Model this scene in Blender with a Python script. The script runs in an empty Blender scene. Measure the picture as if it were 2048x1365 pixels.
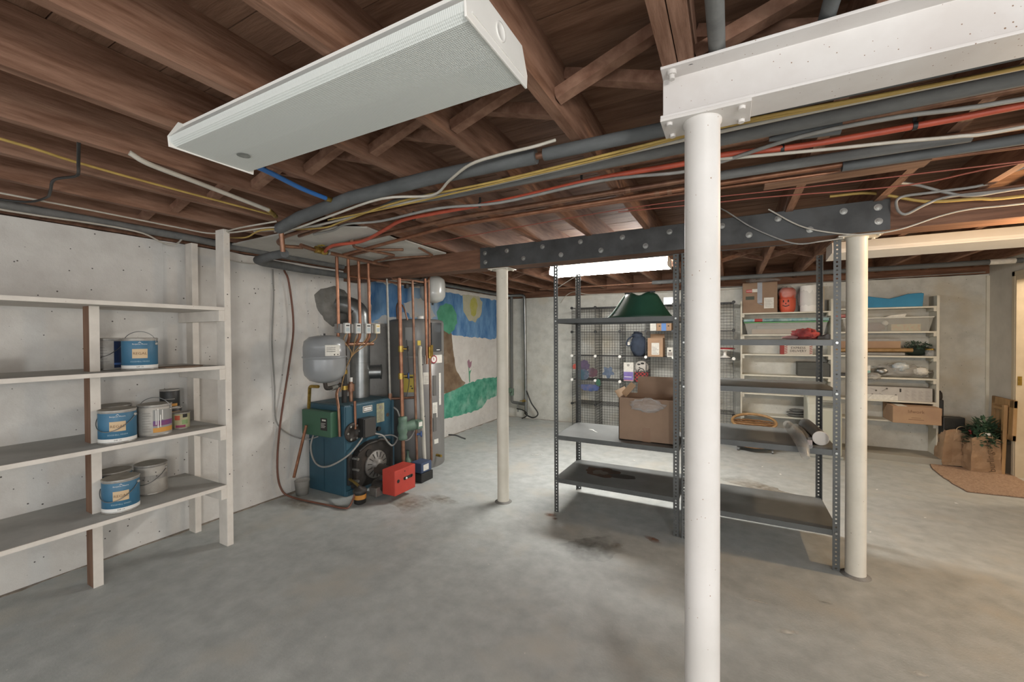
import bpy, bmesh, math, random
from mathutils import Vector, Matrix, noise
random.seed(7)
R = math.radians
scn = bpy.context.scene
col = scn.collection

# ---------------------------------------------------------------- camera
cam_d = bpy.data.cameras.new('camera')
cam = bpy.data.objects.new('camera', cam_d)
col.objects.link(cam)
YAW, PITCH, ROLL, FPX = -0.486934, -0.0115435, -0.00508215, 829.93
_f0 = Vector((math.sin(YAW), math.cos(YAW), 0)); _r0 = Vector((math.cos(YAW), -math.sin(YAW), 0)); _u0 = Vector((0, 0, 1))
_f = _f0 * math.cos(PITCH) + _u0 * math.sin(PITCH)
_u = _u0 * math.cos(PITCH) - _f0 * math.sin(PITCH)
_r = _r0 * math.cos(ROLL) + _u * math.sin(ROLL)
_u2 = _u * math.cos(ROLL) - _r0 * math.sin(ROLL)
cam.matrix_world = Matrix(((_r.x, _u2.x, -_f.x, 0), (_r.y, _u2.y, -_f.y, 0), (_r.z, _u2.z, -_f.z, 1.45), (0, 0, 0, 1)))
cam_d.sensor_width = 36.0
cam_d.lens = 36.0 * FPX / 2048.0
cam_d.clip_start = 0.02
scn.camera = cam

# ---------------------------------------------------------------- world and exposure
w = bpy.data.worlds.new('world'); scn.world = w; w.use_nodes = True
w.node_tree.nodes['Background'].inputs[0].default_value = (0.965, 0.985, 1.0, 1)
w.node_tree.nodes["Background"].inputs[1].default_value = 2.3
vs = scn.view_settings
vs.view_transform = 'Standard'; vs.look = 'None'; vs.exposure = 0.1; vs.gamma = 1.0; vs.use_curve_mapping = False
E_FAR, E_BULB, E_HALL, E_FILL = 72.0, 48.0, 55.0, 175.0   # lamp strengths

scn.cycles.max_bounces = 7; scn.cycles.diffuse_bounces = 4; scn.cycles.glossy_bounces = 2; scn.cycles.transparent_max_bounces = 6
scn.cycles.use_adaptive_sampling = True; scn.cycles.adaptive_threshold = 0.03
scn.cycles.caustics_reflective = False; scn.cycles.caustics_refractive = False

# ---------------------------------------------------------------- materials
def lin(h):
    h = h.lstrip('#'); o = []
    for i in (0, 2, 4):
        c = int(h[i:i + 2], 16) / 255
        o.append(c / 12.92 if c <= 0.04045 else ((c + 0.055) / 1.055) ** 2.4)
    return (*o, 1)
MATS = {}
def mat(name, c1, c2=None, rough=0.6, metal=0.0, scale=8.0, stretch=(1, 1, 1), bump=0.0, bscale=None, alpha=1.0,
        lo=0.35, hi=0.65, detail=5.0, rnd=True, specks=None, c3=None, emit=None, coat=0.0):
    """procedural principled material: two colours mixed by noise, optional bump, specks and a third blotch colour"""
    if name in MATS: return MATS[name]
    m = bpy.data.materials.new(name); m.use_nodes = True; MATS[name] = m
    nt = m.node_tree; N = nt.nodes; K = nt.links
    b = N['Principled BSDF']
    b.inputs['Roughness'].default_value = rough; b.inputs['Metallic'].default_value = metal
    b.inputs['Coat Weight'].default_value = coat
    b.inputs['Base Color'].default_value = lin(c1)
    if alpha < 1: b.inputs['Alpha'].default_value = alpha
    if emit:
        b.inputs['Emission Color'].default_value = lin(emit[0]); b.inputs['Emission Strength'].default_value = emit[1]
    if c2 is None and not bump and not specks: return m
    tc = N.new('ShaderNodeTexCoord'); mp = N.new('ShaderNodeMapping')
    mp.inputs['Scale'].default_value = stretch
    if rnd:
        oi = N.new('ShaderNodeObjectInfo'); ml = N.new('ShaderNodeMath'); ml.operation = 'MULTIPLY'; ml.inputs[1].default_value = 37.0
        K.new(oi.outputs['Random'], ml.inputs[0])
        ad = N.new('ShaderNodeVectorMath'); ad.operation = 'ADD'
        K.new(tc.outputs['Object'], ad.inputs[0]); K.new(ml.outputs[0], ad.inputs[1])
        K.new(ad.outputs[0], mp.inputs['Vector'])
    else:
        K.new(tc.outputs['Object'], mp.inputs['Vector'])
    cur = None
    def nz(sc, det):
        n = N.new('ShaderNodeTexNoise'); n.inputs['Scale'].default_value = sc; n.inputs['Detail'].default_value = det
        n.inputs['Roughness'].default_value = 0.6
        K.new(mp.outputs[0], n.inputs['Vector']); return n
    def ramp(src, a, z):
        r = N.new('ShaderNodeMapRange'); r.inputs['From Min'].default_value = a; r.inputs['From Max'].default_value = z
        K.new(src, r.inputs['Value']); return r.outputs[0]
    def mix(fac, A, B):
        x = N.new('ShaderNodeMix'); x.data_type = 'RGBA'
        K.new(fac, x.inputs[0])
        for v, s in ((A, 6), (B, 7)):
            if isinstance(v, str): x.inputs[s].default_value = lin(v)
            else: K.new(v, x.inputs[s])
        return x.outputs[2]
    if c2:
        n1 = nz(scale, detail); cur = mix(ramp(n1.outputs[0], lo, hi), c1, c2)
    else: cur = None
    if c3:
        n3 = nz(scale * 0.23, 3.0); cur = mix(ramp(n3.outputs[0], 0.52, 0.72), cur if cur else c1, c3)
    if specks:  # (colour, scale, threshold)
        for cc, sc, th in specks:
            v = N.new('ShaderNodeTexVoronoi'); v.inputs['Scale'].default_value = sc; K.new(mp.outputs[0], v.inputs['Vector'])
            n4 = nz(sc * 0.31, 2.0)
            mm = N.new('ShaderNodeMath'); mm.operation = 'MULTIPLY_ADD'; mm.inputs[1].default_value = -0.22; 
            K.new(n4.outputs[0], mm.inputs[0]); K.new(v.outputs['Distance'], mm.inputs[2])
            cur = mix(ramp(mm.outputs[0], th, th - 0.03), cur if cur else c1, cc)
    if cur: K.new(cur, b.inputs['Base Color'])
    if bump:
        nb = nz(bscale or scale * 3, 4.0); bp = N.new('ShaderNodeBump'); bp.inputs['Strength'].default_value = bump
        bp.inputs['Distance'].default_value = 0.01
        K.new(nb.outputs[0], bp.inputs['Height']); K.new(bp.outputs[0], b.inputs['Normal'])
    return m

WOOD = mat('joist_wood', '#8a6753', '#64432f', rough=0.75, scale=7, stretch=(5, 0.6, 5), bump=0.25, c3='#8f6f5b')
WOODX = mat('plank_wood', '#82624e', '#60422f', rough=0.8, scale=6, stretch=(0.6, 5, 5), bump=0.25, c3='#8a6a55')
WOODZ = mat('brace_wood', '#8f6d59', '#6e4c3a', rough=0.75, scale=9, stretch=(2, 2, 2), bump=0.2)
GIRDER = mat('girder_wood', '#77543f', '#553725', rough=0.75, scale=6, stretch=(0.5, 4, 4), bump=0.25)
FLOORC = mat('floor_concrete', '#b3b6b3', '#9a9d9a', rough=0.5, scale=9, detail=12.0, lo=.3, hi=.7, bump=0.15, bscale=90, rnd=False, c3='#b0aea5', specks=[('#cac8c0', 16.0, -0.07)])
WALLC = mat('painted_concrete', '#ccc9c3', '#c1bdb7', rough=0.85, scale=8, detail=12.0, bump=0.3, bscale=30, rnd=False, c3='#d3d0ca', specks=[('#4d4944', 20.0, -0.02)])
WALLB = mat('back_wall_concrete', '#c2c1b9', '#b1b0a8', rough=0.85, scale=8, detail=12.0, bump=0.3, bscale=30, rnd=False, c3='#b5ad9b', specks=[('#5f5c55', 22.0, -0.035)])
PLASTER = mat('plaster', '#c0bbb0', '#b4afa4', rough=0.85, scale=5, rnd=False)
SHELFP = mat('shelf_paint', '#d2cbc1', '#c6bfb5', rough=0.7, scale=10, specks=[('#6e5b4e', 30.0, -0.06)])
SHELFTOP = mat('shelf_grey_paint', '#b0aea8', '#a3a19b', rough=0.7, scale=6)
RAWWOOD = mat('bare_upright_wood', '#7d5f4b', '#694b38', rough=0.8, scale=8, stretch=(4, 4, .5))
WHITESTEEL = mat('white_steel', '#cdc8c3', '#c3beb8', rough=0.45, scale=4, specks=[('#8a6a50', 48.0, -0.045)])
CREAMSTEEL = mat('cream_steel', '#cfc8ba', '#c4bdae', rough=0.4, scale=5, specks=[('#6a5442', 26.0, -0.06)])
IRUST = mat('beam_steel_paint', '#cfcbc7', '#c4beb9', rough=0.55, scale=5, stretch=(1, 1, 1), specks=[('#7c5f49', 60.0, -0.02)])
DSTEEL = mat('dark_plate_steel', '#4b4b4a', '#373736', rough=0.55, metal=0.35, scale=7, bump=0.1, c3='#515354')
BOLT = mat('bolt_zinc', '#b9b9b4', '#8f8f8a', rough=0.3, metal=0.8, scale=30)
WFIX = mat('fixture_enamel', '#dedbd5', '#d6d3cc', rough=0.4, scale=4)
INSUL = mat('foam_insulation', '#5c5e5e', '#4c4e4e', rough=0.8, scale=14, stretch=(.4, 1, 1), bump=0.15)
INSUL2 = mat('foam_insulation_pale', '#72726f', '#61615f', rough=0.8, scale=14, stretch=(.4, 1, 1), bump=0.15)
COPPER = mat('copper', '#8f6c55', '#755240', rough=0.42, metal=0.5, scale=16, c3='#6b4c3e')
COPPERB = mat('bright_copper', '#a27358', '#855a44', rough=0.38, metal=0.55, scale=14, c3='#77503e')
BRASS = mat('brass', '#b3974e', '#8a7236', rough=0.35, metal=0.8, scale=30)
PEXRED = mat('orange_pex', '#b5523a', '#a34733', rough=0.5, scale=10)
REDWIRE = mat('red_wire', '#8c4a3c', rough=0.6)
GREYCAB = mat('grey_cable', '#8d8b86', '#7d7b76', rough=0.6, scale=10)
WHITECAB = mat('white_cable', '#b9b3a8', '#aba598', rough=0.6, scale=10)
YELCAB = mat('yellow_cable', '#b09450', '#9c8144', rough=0.6, scale=10)
BLUEPEX = mat('blue_pex', '#2f66a6', rough=0.45)
BLACK = mat('black_plastic', '#262624', '#1e1e1d', rough=0.5, scale=20)
RACK = mat('rack_steel', '#535452', '#464745', rough=0.45, metal=0.15, scale=6, c3='#5e5f5d')
RACKTOP = mat('rack_shelf_steel', '#6f7170', '#595a58', rough=0.4, metal=0.15, scale=3, c3='#7b7e7d')
RUST = mat('rust_stain', '#5d4536', '#3f342c', rough=0.85, scale=9)
GALV = mat('galvanised', '#8f908e', '#7c7e7d', rough=0.35, metal=0.85, scale=9)
CEMENT = mat('cement_patch', '#7f7d78', '#67655f', rough=0.9, scale=9, bump=0.7, bscale=14)
TANKG = mat('grey_tank_enamel', '#87898a', '#7f8182', rough=0.3, scale=4, coat=0.3)
TANKW = mat('white_tank_enamel', '#a9aaa6', rough=0.3, coat=0.3)
HEATER = mat('heater_grey', '#7c7a76', '#737170', rough=0.4, metal=0.2, scale=3)
HEATERD = mat('heater_dark', '#3c3d3e', rough=0.35)
BOILER = mat('boiler_blue', '#305361', '#2a4957', rough=0.45, scale=5, specks=[('#56666a', 40.0, -0.05)])
GREENBOX = mat('relay_green', '#3a5f4a', rough=0.5)
IRON = mat('cast_iron', '#34312e', '#26231f', rough=0.6, metal=0.3, scale=14, c3='#4a4038')
ALU = mat('aluminium', '#736f69', '#5f5b56', rough=0.5, metal=0.3, scale=20)
REDBOX = mat('burner_red', '#b23e32', '#a3372c', rough=0.45, scale=6)
PUMPG = mat('pump_green', '#5d7463', '#4f6455', rough=0.5, scale=15)
PAPER = mat('paper_label', '#cfccc3', '#bfbcb3', rough=0.8, scale=40)
INK = mat('ink_dark', '#2e2c2a', rough=0.8)
INKG = mat('ink_grey', '#8f8c86', rough=0.8)
WHITEP = mat('white_print', '#dcdad4', rough=0.7)
CANMETAL = mat('can_metal', '#aca8a1', '#8e8a83', rough=0.4, metal=0.3, scale=20)
LIDMETAL = mat('lid_metal', '#a49d90', '#8f887b', rough=0.5, metal=0.1, scale=15)
CANBLUE = mat('can_blue', '#3a6a86', '#34617b', rough=0.5, scale=6)
CANNAVY = mat('can_navy', '#22304f', rough=0.5)
CANWHITE = mat('can_white', '#b9b4ab', '#a39d94', rough=0.6, scale=14)
CANCREAM = mat('can_cream_patch', '#c3a985', rough=0.6)
CARD = mat('cardboard', '#8a725e', '#7f6855', rough=0.85, scale=4)
CARDL = mat('cardboard_light', '#a08468', '#937760', rough=0.85, scale=4)
CARDIN = mat('cardboard_inner', '#ab8f72', '#9d8265', rough=0.85, scale=5)
WSHELF = mat('white_shelf', '#c9c5b6', '#beb9aa', rough=0.6, scale=6)
WIRE = mat('grid_wire', '#3a3a39', rough=0.5, metal=0.3)
GREENP = mat('green_plastic', '#1f4a39', '#1b4234', rough=0.5, scale=4)
CLEAR = mat('clear_plastic', '#d8d9d8', rough=0.1, alpha=0.2)
HAZY = mat('hazy_plastic', '#b9b6ae', '#a9a69f', rough=0.25, alpha=0.42, scale=8)
BAGP = mat('kraft_paper', '#9f8468', '#8d7258', rough=0.85, scale=5, bump=0.3, bscale=12)
TANWOOD = mat('pine_wood', '#a4835c', '#937349', rough=0.6, scale=7, stretch=(3, 3, .6))
SHEETW = mat('white_board', '#c9c6be', '#bcb9b1', rough=0.8, scale=5)
WICKER = mat('wicker', '#8d6a45', '#71502f', rough=0.7, scale=30)
CREAMP = mat('cream_plastic', '#b4b4a6', '#acac9e', rough=0.5, scale=5)
MATCARPET = mat('coir_mat', '#b39880', '#8f7460', rough=0.95, scale=70, bump=0.8, bscale=150)

# ---------------------------------------------------------------- mesh builder
class MB:
    def __init__(s): s.v = []; s.f = []; s.sm = []
    def add(s, vs_, fs, smooth=False):
        o = len(s.v); s.v += [tuple(x) for x in vs_]
        s.f += [tuple(i + o for i in f) for f in fs]; s.sm += [smooth] * len(fs); return s
    def box(s, x0, x1, y0, y1, z0, z1, M=None):
        vs_ = [Vector((x, y, z)) for z in (z0, z1) for x, y in ((x0, y0), (x1, y0), (x1, y1), (x0, y1))]
        if M: vs_ = [M @ v for v in vs_]
        return s.add(vs_, [(3, 2, 1, 0), (4, 5, 6, 7), (0, 1, 5, 4), (1, 2, 6, 5), (2, 3, 7, 6), (3, 0, 4, 7)])
    def bar(s, p, q, wdt, hgt, up=(0, 0, 1)):
        """rectangular bar from p to q"""
        p = Vector(p); q = Vector(q); d = q - p; L = d.length; d.normalize(); up = Vector(up)
        sd = d.cross(up); sd.normalize(); u = sd.cross(d)
        M = Matrix(((d.x, sd.x, u.x, p.x), (d.y, sd.y, u.y, p.y), (d.z, sd.z, u.z, p.z), (0, 0, 0, 1)))
        return s.box(0, L, -wdt / 2, wdt / 2, -hgt / 2, hgt / 2, M)
    def tube(s, pts, r, n=8, rad=0.0, cap=True):
        """round tube along a polyline; rad rounds the corners"""
        P = [Vector(p) for p in pts]
        if rad > 0 and len(P) > 2:
            Q = [P[0]]
            for i in range(1, len(P) - 1):
                a = P[i - 1] - P[i]; b = P[i + 1] - P[i]; t = min(rad, a.length * .49, b.length * .49)
                A = P[i] + a.normalized() * t; B = P[i] + b.normalized() * t
                for k in range(5):
                    u = k / 4; Q.append(A * (1 - u) ** 2 + P[i] * 2 * u * (1 - u) + B * u * u)
            Q.append(P[-1]); P = Q
        rings = []; nrm = None
        rr = r if isinstance(r, (list, tuple)) else None
        for i, p in enumerate(P):
            t = (P[min(i + 1, len(P) - 1)] - P[max(i - 1, 0)]); 
            if t.length < 1e-9: t = Vector((0, 0, 1))
            t.normalize()
            if nrm is None:
                nrm = t.orthogonal().normalized()
            else:
                nrm = (nrm - t * nrm.dot(t)); nrm = nrm.normalized() if nrm.length > 1e-6 else t.orthogonal().normalized()
            bn = t.cross(nrm)
            ri = rr[i] if rr else r
            rings.append([p + (nrm * math.cos(2 * math.pi * k / n) + bn * math.sin(2 * math.pi * k / n)) * ri for k in range(n)])
        vs_ = [v for rg in rings for v in rg]
        fs = [(i * n + k, i * n + (k + 1) % n, (i + 1) * n + (k + 1) % n, (i + 1) * n + k) for i in range(len(P) - 1) for k in range(n)]
        s.add(vs_, fs, True)
        if cap:
            s.add(rings[0], [tuple(reversed(range(n)))]); s.add(rings[-1], [tuple(range(n))])
        return s
    def spline(s, pts, r, n=7, seg=5):
        """round tube along a Catmull-Rom curve"""
        P = [Vector(p) for p in pts]; P = [P[0] * 2 - P[1]] + P + [P[-1] * 2 - P[-2]]; Q = []
        for i in range(1, len(P) - 2):
            a, b, c, d = P[i - 1:i + 3]
            for k in range(seg):
                t = k / seg
                Q.append(0.5 * ((2 * b) + (c - a) * t + (2 * a - 5 * b + 4 * c - d) * t * t + (3 * b - a - 3 * c + d) * t ** 3))
        Q.append(P[-2]); return s.tube(Q, r, n)
    def cyl(s, p, q, r, n=20, r2=None):
        p = Vector(p); q = Vector(q); d = (q - p).normalized(); a = d.orthogonal().normalized(); b = d.cross(a)
        r2 = r if r2 is None else r2
        A = [p + (a * math.cos(2 * math.pi * k / n) + b * math.sin(2 * math.pi * k / n)) * r for k in range(n)]
        B = [q + (a * math.cos(2 * math.pi * k / n) + b * math.sin(2 * math.pi * k / n)) * r2 for k in range(n)]
        s.add(A + B, [(k, (k + 1) % n, n + (k + 1) % n, n + k) for k in range(n)], True)
        s.add(A, [tuple(reversed(range(n)))]); s.add(B, [tuple(range(n))]); return s
    def lathe(s, prof, n=24, c=(0, 0, 0), M=None, smooth=True, cap=True):
        """profile [(r, z)] turned about z through c"""
        vs_ = []
        for r, z in prof:
            for k in range(n):
                a = 2 * math.pi * k / n; vs_.append(Vector((c[0] + r * math.cos(a), c[1] + r * math.sin(a), c[2] + z)))
        if M: vs_ = [M @ v for v in vs_]
        m = len(prof)
        fs = [(i * n + k, i * n + (k + 1) % n, (i + 1) * n + (k + 1) % n, (i + 1) * n + k) for i in range(m - 1) for k in range(n)]
        s.add(vs_, fs, smooth)
        if prof[0][0] > 1e-6: s.add(vs_[:n], [tuple(reversed(range(n)))])
        if cap and prof[-1][0] > 1e-6: s.add(vs_[-n:], [tuple(range(n))])
        return s
    def prism(s, poly, axis, a, b):
        """2D polygon extruded along axis from a to b; poly holds the other two coordinates in x,y,z order"""
        def mk(p, t):
            q = list(p); q.insert(axis, t); return q
        n = len(poly); vs_ = [mk(p, a) for p in poly] + [mk(p, b) for p in poly]
        fs = [(k, (k + 1) % n, n + (k + 1) % n, n + k) for k in range(n)] + [tuple(reversed(range(n))), tuple(range(n, 2 * n))]
        return s.add(vs_, fs)
    def ball(s, c, r, n=12, m=8, sc=(1, 1, 1)):
        vs_ = []; 
        for i in range(m + 1):
            t = math.pi * i / m
            for k in range(n):
                a = 2 * math.pi * k / n
                vs_.append((c[0] + r * sc[0] * math.sin(t) * math.cos(a), c[1] + r * sc[1] * math.sin(t) * math.sin(a), c[2] - r * sc[2] * math.cos(t)))
        return s.add(vs_, [(i * n + k, i * n + (k + 1) % n, (i + 1) * n + (k + 1) % n, (i + 1) * n + k) for i in range(m) for k in range(n)], True)
    def blob(s, c, sc, amp=0.25, fr=3.0, n=22, m=14, seed=0, flat=None):
        """crumpled lump"""
        vs_ = []
        for i in range(m + 1):
            t = math.pi * i / m
            for k in range(n):
                a = 2 * math.pi * k / n
                d = Vector((math.sin(t) * math.cos(a), math.sin(t) * math.sin(a), -math.cos(t)))
                f = 1 + amp * (noise.noise(d * fr + Vector((seed * 7.3, seed, 0))) + .5 * noise.noise(d * fr * 2.7 + Vector((seed, 3, seed))))
                z = d.z * sc[2] * f
                if flat is not None: z = max(z, flat)
                vs_.append((c[0] + d.x * sc[0] * f, c[1] + d.y * sc[1] * f, c[2] + z))
        return s.add(vs_, [(i * n + k, i * n + (k + 1) % n, (i + 1) * n + (k + 1) % n, (i + 1) * n + k) for i in range(m) for k in range(n)], True)
    def patch(s, c, r, a0, a1, z0, z1, n=8, th=0.002):
        """curved plate on a vertical cylinder"""
        vs_ = []
        for rr in (r, r + th):
            for z in (z0, z1):
                for k in range(n + 1):
                    a = a0 + (a1 - a0) * k / n; vs_.append((c[0] + rr * math.cos(a), c[1] + rr * math.sin(a), z))
        q = n + 1; fs = []
        for k in range(n):
            fs += [(2 * q + k, 2 * q + k + 1, 3 * q + k + 1, 3 * q + k), (q + k, q + k + 1, k + 1, k),
                   (k, k + 1, 2 * q + k + 1, 2 * q + k), (3 * q + k, 3 * q + k + 1, q + k + 1, q + k)]
        fs += [(0, 2 * q, 3 * q, q), (n, q + n, 3 * q + n, 2 * q + n)]
        return s.add(vs_, fs)
    def merge(s, o, M=None):
        return s.add([M @ Vector(v) for v in o.v] if M else o.v, o.f) if not any(o.sm) else s._m(o, M)
    def _m(s, o, M):
        k = len(s.v); s.v += [tuple(M @ Vector(v)) if M else v for v in o.v]
        s.f += [tuple(i + k for i in f) for f in o.f]; s.sm += o.sm; return s
    def mesh(s, name, org=(0, 0, 0)):
        me = bpy.data.meshes.new(name)
        me.from_pydata([(v[0] - org[0], v[1] - org[1], v[2] - org[2]) for v in s.v], [], s.f)
        me.polygons.foreach_set('use_smooth', s.sm); me.validate(); me.update()
        bm = bmesh.new(); bm.from_mesh(me); bmesh.ops.recalc_face_normals(bm, faces=bm.faces); bm.to_mesh(me); bm.free()
        return me

def link(name, data, parent=None, loc=(0, 0, 0), rotz=0.0):
    o = bpy.data.objects.new(name, data); col.objects.link(o); o.location = loc; o.rotation_euler = (0, 0, rotz)
    if parent: o.parent = parent
    return o
def tag(o, label=None, cat=None, group=None, kind=None):
    if label: o['label'] = label
    if cat: o['category'] = cat
    if group: o['group'] = group
    if kind: o['kind'] = kind
    return o
def bevel(o, wdt=0.003, seg=2):
    b = o.modifiers.new('bevel', 'BEVEL'); b.width = wdt; b.segments = seg; b.limit_method = 'ANGLE'; return o
class Thing:
    """an Empty at the base of a thing; parts are built in world coordinates (or local ones when built with rotz)"""
    def __init__(s, name, label, cat, loc=(0, 0, 0), rotz=0.0, group=None, local=False):
        s.o = link(name, None, None, loc, rotz); s.o.empty_display_size = 0.1
        s.org = (0, 0, 0) if local else tuple(loc); tag(s.o, label, cat, group)
    def part(s, name, mb, m, bev=0, label=None, parent=None, kind=None):
        me = mb.mesh(name, s.org); me.materials.append(m)
        o = link(name, me, parent or s.o)
        if bev: bevel(o, bev)
        tag(o, label, None, None, kind); return o
def single(name, label, cat, mb, m, group=None, bev=0, kind=None, org=None):
    """a thing that is one mesh"""
    if org is None:
        xs, ys, zs = zip(*mb.v); org = ((min(xs) + max(xs)) / 2, (min(ys) + max(ys)) / 2, min(zs))
    me = mb.mesh(name, org); me.materials.append(m)
    o = link(name, me, None, org)
    if bev: bevel(o, bev)
    return tag(o, label, cat, group, kind)
def struct(name, label, mb, m, bev=0):
    me = mb.mesh(name); me.materials.append(m); o = link(name, me)
    if bev: bevel(o, bev)
    return tag(o, label, name.split('_')[0], None, 'structure')
def sub(name, mb, m, parent, bev=0, label=None, kind=None):
    me = mb.mesh(name); me.materials.append(m); o = link(name, me, parent)
    if bev: bevel(o, bev)
    return tag(o, label, None, None, kind)

_txt = {}
def text(sx, size, align='CENTER'):
    """flat lettering as (verts2d, faces)"""
    k = (sx, size, align)
    if k in _txt: return _txt[k]
    cu = bpy.data.curves.new('lettering', 'FONT'); cu.body = sx; cu.size = size; cu.align_x = align; cu.align_y = 'CENTER'; cu.resolution_u = 2
    o = bpy.data.objects.new('lettering', cu); col.objects.link(o)
    dg = bpy.context.evaluated_depsgraph_get(); me = bpy.data.meshes.new_from_object(o.evaluated_get(dg))
    out = ([(v.co.x, v.co.y) for v in me.vertices], [tuple(p.vertices) for p in me.polygons])
    bpy.data.objects.remove(o); bpy.data.curves.remove(cu); bpy.data.meshes.remove(me)
    _txt[k] = out; return out
def flat_text(mb, sx, size, c, right, up, sxw=1.0):
    vv, ff = text(sx, size); c = Vector(c); right = Vector(right).normalized(); up = Vector(up).normalized()
    mb.add([c + right * x * sxw + up * y for x, y in vv], ff); return mb
def wrap_text(mb, sx, size, c, r, ang, z, sxw=1.0):
    vv, ff = text(sx, size)
    mb.add([(c[0] + r * math.cos(ang + x * sxw / r), c[1] + r * math.sin(ang + x * sxw / r), z + y) for x, y in vv], ff); return mb

# ================================================================ lamps of the room and one added fill lamp
LENS = None
def lens_mat(name, strength):
    m = bpy.data.materials.new(name); m.use_nodes = True; nt = m.node_tree; b = nt.nodes['Principled BSDF']
    b.inputs['Roughness'].default_value = 0.38
    b.inputs['Base Color'].default_value = lin('#c6c9c4')
    tc = nt.nodes.new('ShaderNodeTexCoord'); wv = nt.nodes.new('ShaderNodeTexWave'); wv.wave_type = 'BANDS'; wv.bands_direction = 'X'
    wv.inputs['Scale'].default_value = 60.0; nt.links.new(tc.outputs['Object'], wv.inputs['Vector'])
    w2 = nt.nodes.new('ShaderNodeTexWave'); w2.bands_direction = 'Y'; w2.inputs['Scale'].default_value = 60.0
    nt.links.new(tc.outputs['Object'], w2.inputs['Vector'])
    ad = nt.nodes.new('ShaderNodeMath'); ad.operation = 'ADD'
    nt.links.new(wv.outputs['Fac'], ad.inputs[0]); nt.links.new(w2.outputs['Fac'], ad.inputs[1])
    bp = nt.nodes.new('ShaderNodeBump'); bp.inputs['Strength'].default_value = 0.18; bp.inputs['Distance'].default_value = 0.004
    nt.links.new(ad.outputs[0], bp.inputs['Height']); nt.links.new(bp.outputs[0], b.inputs['Normal'])
    if strength:
        b.inputs['Emission Color'].default_value = (1, 0.98, 0.94, 1); b.inputs['Emission Strength'].default_value = strength
    return m
LENS_OFF = lens_mat('prismatic_lens', 0)
LENS_FAR = lens_mat('prismatic_lens_lit', E_FAR)
def wrap_light(label, x0, x1, y0, lensm, zb=2.11, W=0.285, grp='wraparound ceiling lights'):
    yc = y0 + W / 2; h = W / 2; zt = 2.203
    t = Thing('ceiling_light', label, 'light', ((x0 + x1) / 2, yc, zb), group=grp)
    prof = [(yc - h * .72, zt - .012), (yc - h, zb + .03), (yc - h * .97, zb + .012), (yc - h * .86, zb + .002), (yc, zb), (yc + h * .86, zb + .002), (yc + h * .97, zb + .012), (yc + h, zb + .03), (yc + h * .72, zt - .012)]
    t.part('lens', MB().prism(prof, 0, x0 + .006, x1 - .006), lensm)
    t.part('housing', MB().box(x0 + .004, x1 - .004, yc - h * .7, yc + h * .7, zt - .012, zt), WFIX)
    cap = [(yc - h * .8, zt), (yc - h * 1.02, zb + .032), (yc - h * 1.0, zb - .003), (yc + h * 1.0, zb - .003), (yc + h * 1.02, zb + .032), (yc + h * .8, zt)]
    for a, b in ((x0, x0 + .006), (x1 - .006, x1)):
        e = t.part('end_cap', MB().prism(cap, 0, a, b), WFIX, 0.0015)
        s = -1 if a == x0 else 1; xo = x0 if s < 0 else x1
        m = MB(); m.lathe([(0.022, 0), (0.022, 0.002), (0.018, 0.0025), (0.017, 0.0012), (0, 0.0012)], 18, M=Matrix.Translation((xo, yc, zb + .055)) @ Matrix.Rotation(s * math.pi / 2, 4, 'Y'))
        t.part('knockout', m, WFIX, parent=e)
        m = MB(); m.box(min(xo, xo + s * .002), max(xo, xo + s * .002), yc - h * .85, yc + h * .85, zb + .016, zb + .02)
        t.part('rib', m, WFIX, parent=e)
    return t
near_light = wrap_light('unlit long white wraparound light with grey ribbed lens, at upper left', -1.71, -0.48, 0.715, LENS_OFF)
# dust collected in the lens
_m = MB(); _m.lathe([(0.0, 0), (0.022, 0.0004)], 14, c=(-1.56, .88, 2.1072)); _m.sm = [True] * len(_m.f)
near_light.part('stain', _m, mat('lens_stain', '#6d6f69', '#8b8d87', rough=.8, scale=30))
wrap_light('glowing white wraparound light above the metal racks', -1.735, -0.53, 4.135, LENS_FAR)
# warm bare bulb in the right bay, beyond the edge of the view
t = Thing('bare_bulb', 'warm bare bulb hanging from the girder in the right bay', 'light bulb', (1.62, 3.15, 1.85))
t.part('socket', MB().cyl((1.62, 3.15, 1.945), (1.62, 3.15, 1.99), .026, 16), mat('porcelain', '#d8d4cc', rough=.4))
t.part('bulb', MB().lathe([(0.001, 0), (.02, .004), (.03, .02), (.03, .035), (.02, .06), (.014, .08), (.014, .1)], 16, c=(1.62, 3.15, 1.85)), mat('bulb_glass', '#fff0d8', rough=.3, emit=('#ffd9a6', E_BULB)))
t.part('cord', MB().tube([(1.62, 3.15, 1.98), (1.62, 3.15, 2.042)], .006, 6), BLACK)
_l = bpy.data.lights.new('bulb_light', 'POINT'); _l.energy = E_BULB; _l.color = (1, .68, .38); _l.shadow_soft_size = .04
_o = link('bulb_light', _l, t.o, (0, 0, -.06))

# unseen fill lamp, added behind the viewer to brighten the left wall
t = Thing('fill_lamp', 'added round fill lamp hanging unseen behind the viewer', 'light', (1.7, -1.5, 1.78))
t.part('shade', MB().lathe([(.2, .0), (.19, .03), (.08, .12), (.03, .16)], 28, c=(1.7, -1.5, 1.8)), WFIX)
t.part('globe', MB().ball((1.7, -1.5, 1.8), .075, 20, 12), mat('fill_globe', '#ffffff', rough=.4, emit=('#fff6ea', 12.0)))
t.part('cord', MB().tube([(1.7, -1.5, 1.95), (1.7, -1.5, 2.205)], .005, 6), BLACK)
_l = bpy.data.lights.new('fill_light', 'POINT'); _l.energy = E_FILL; _l.color = (1, .98, .95); _l.shadow_soft_size = .22
link('fill_light', _l, t.o, (-.1, .1, -.22))

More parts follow.
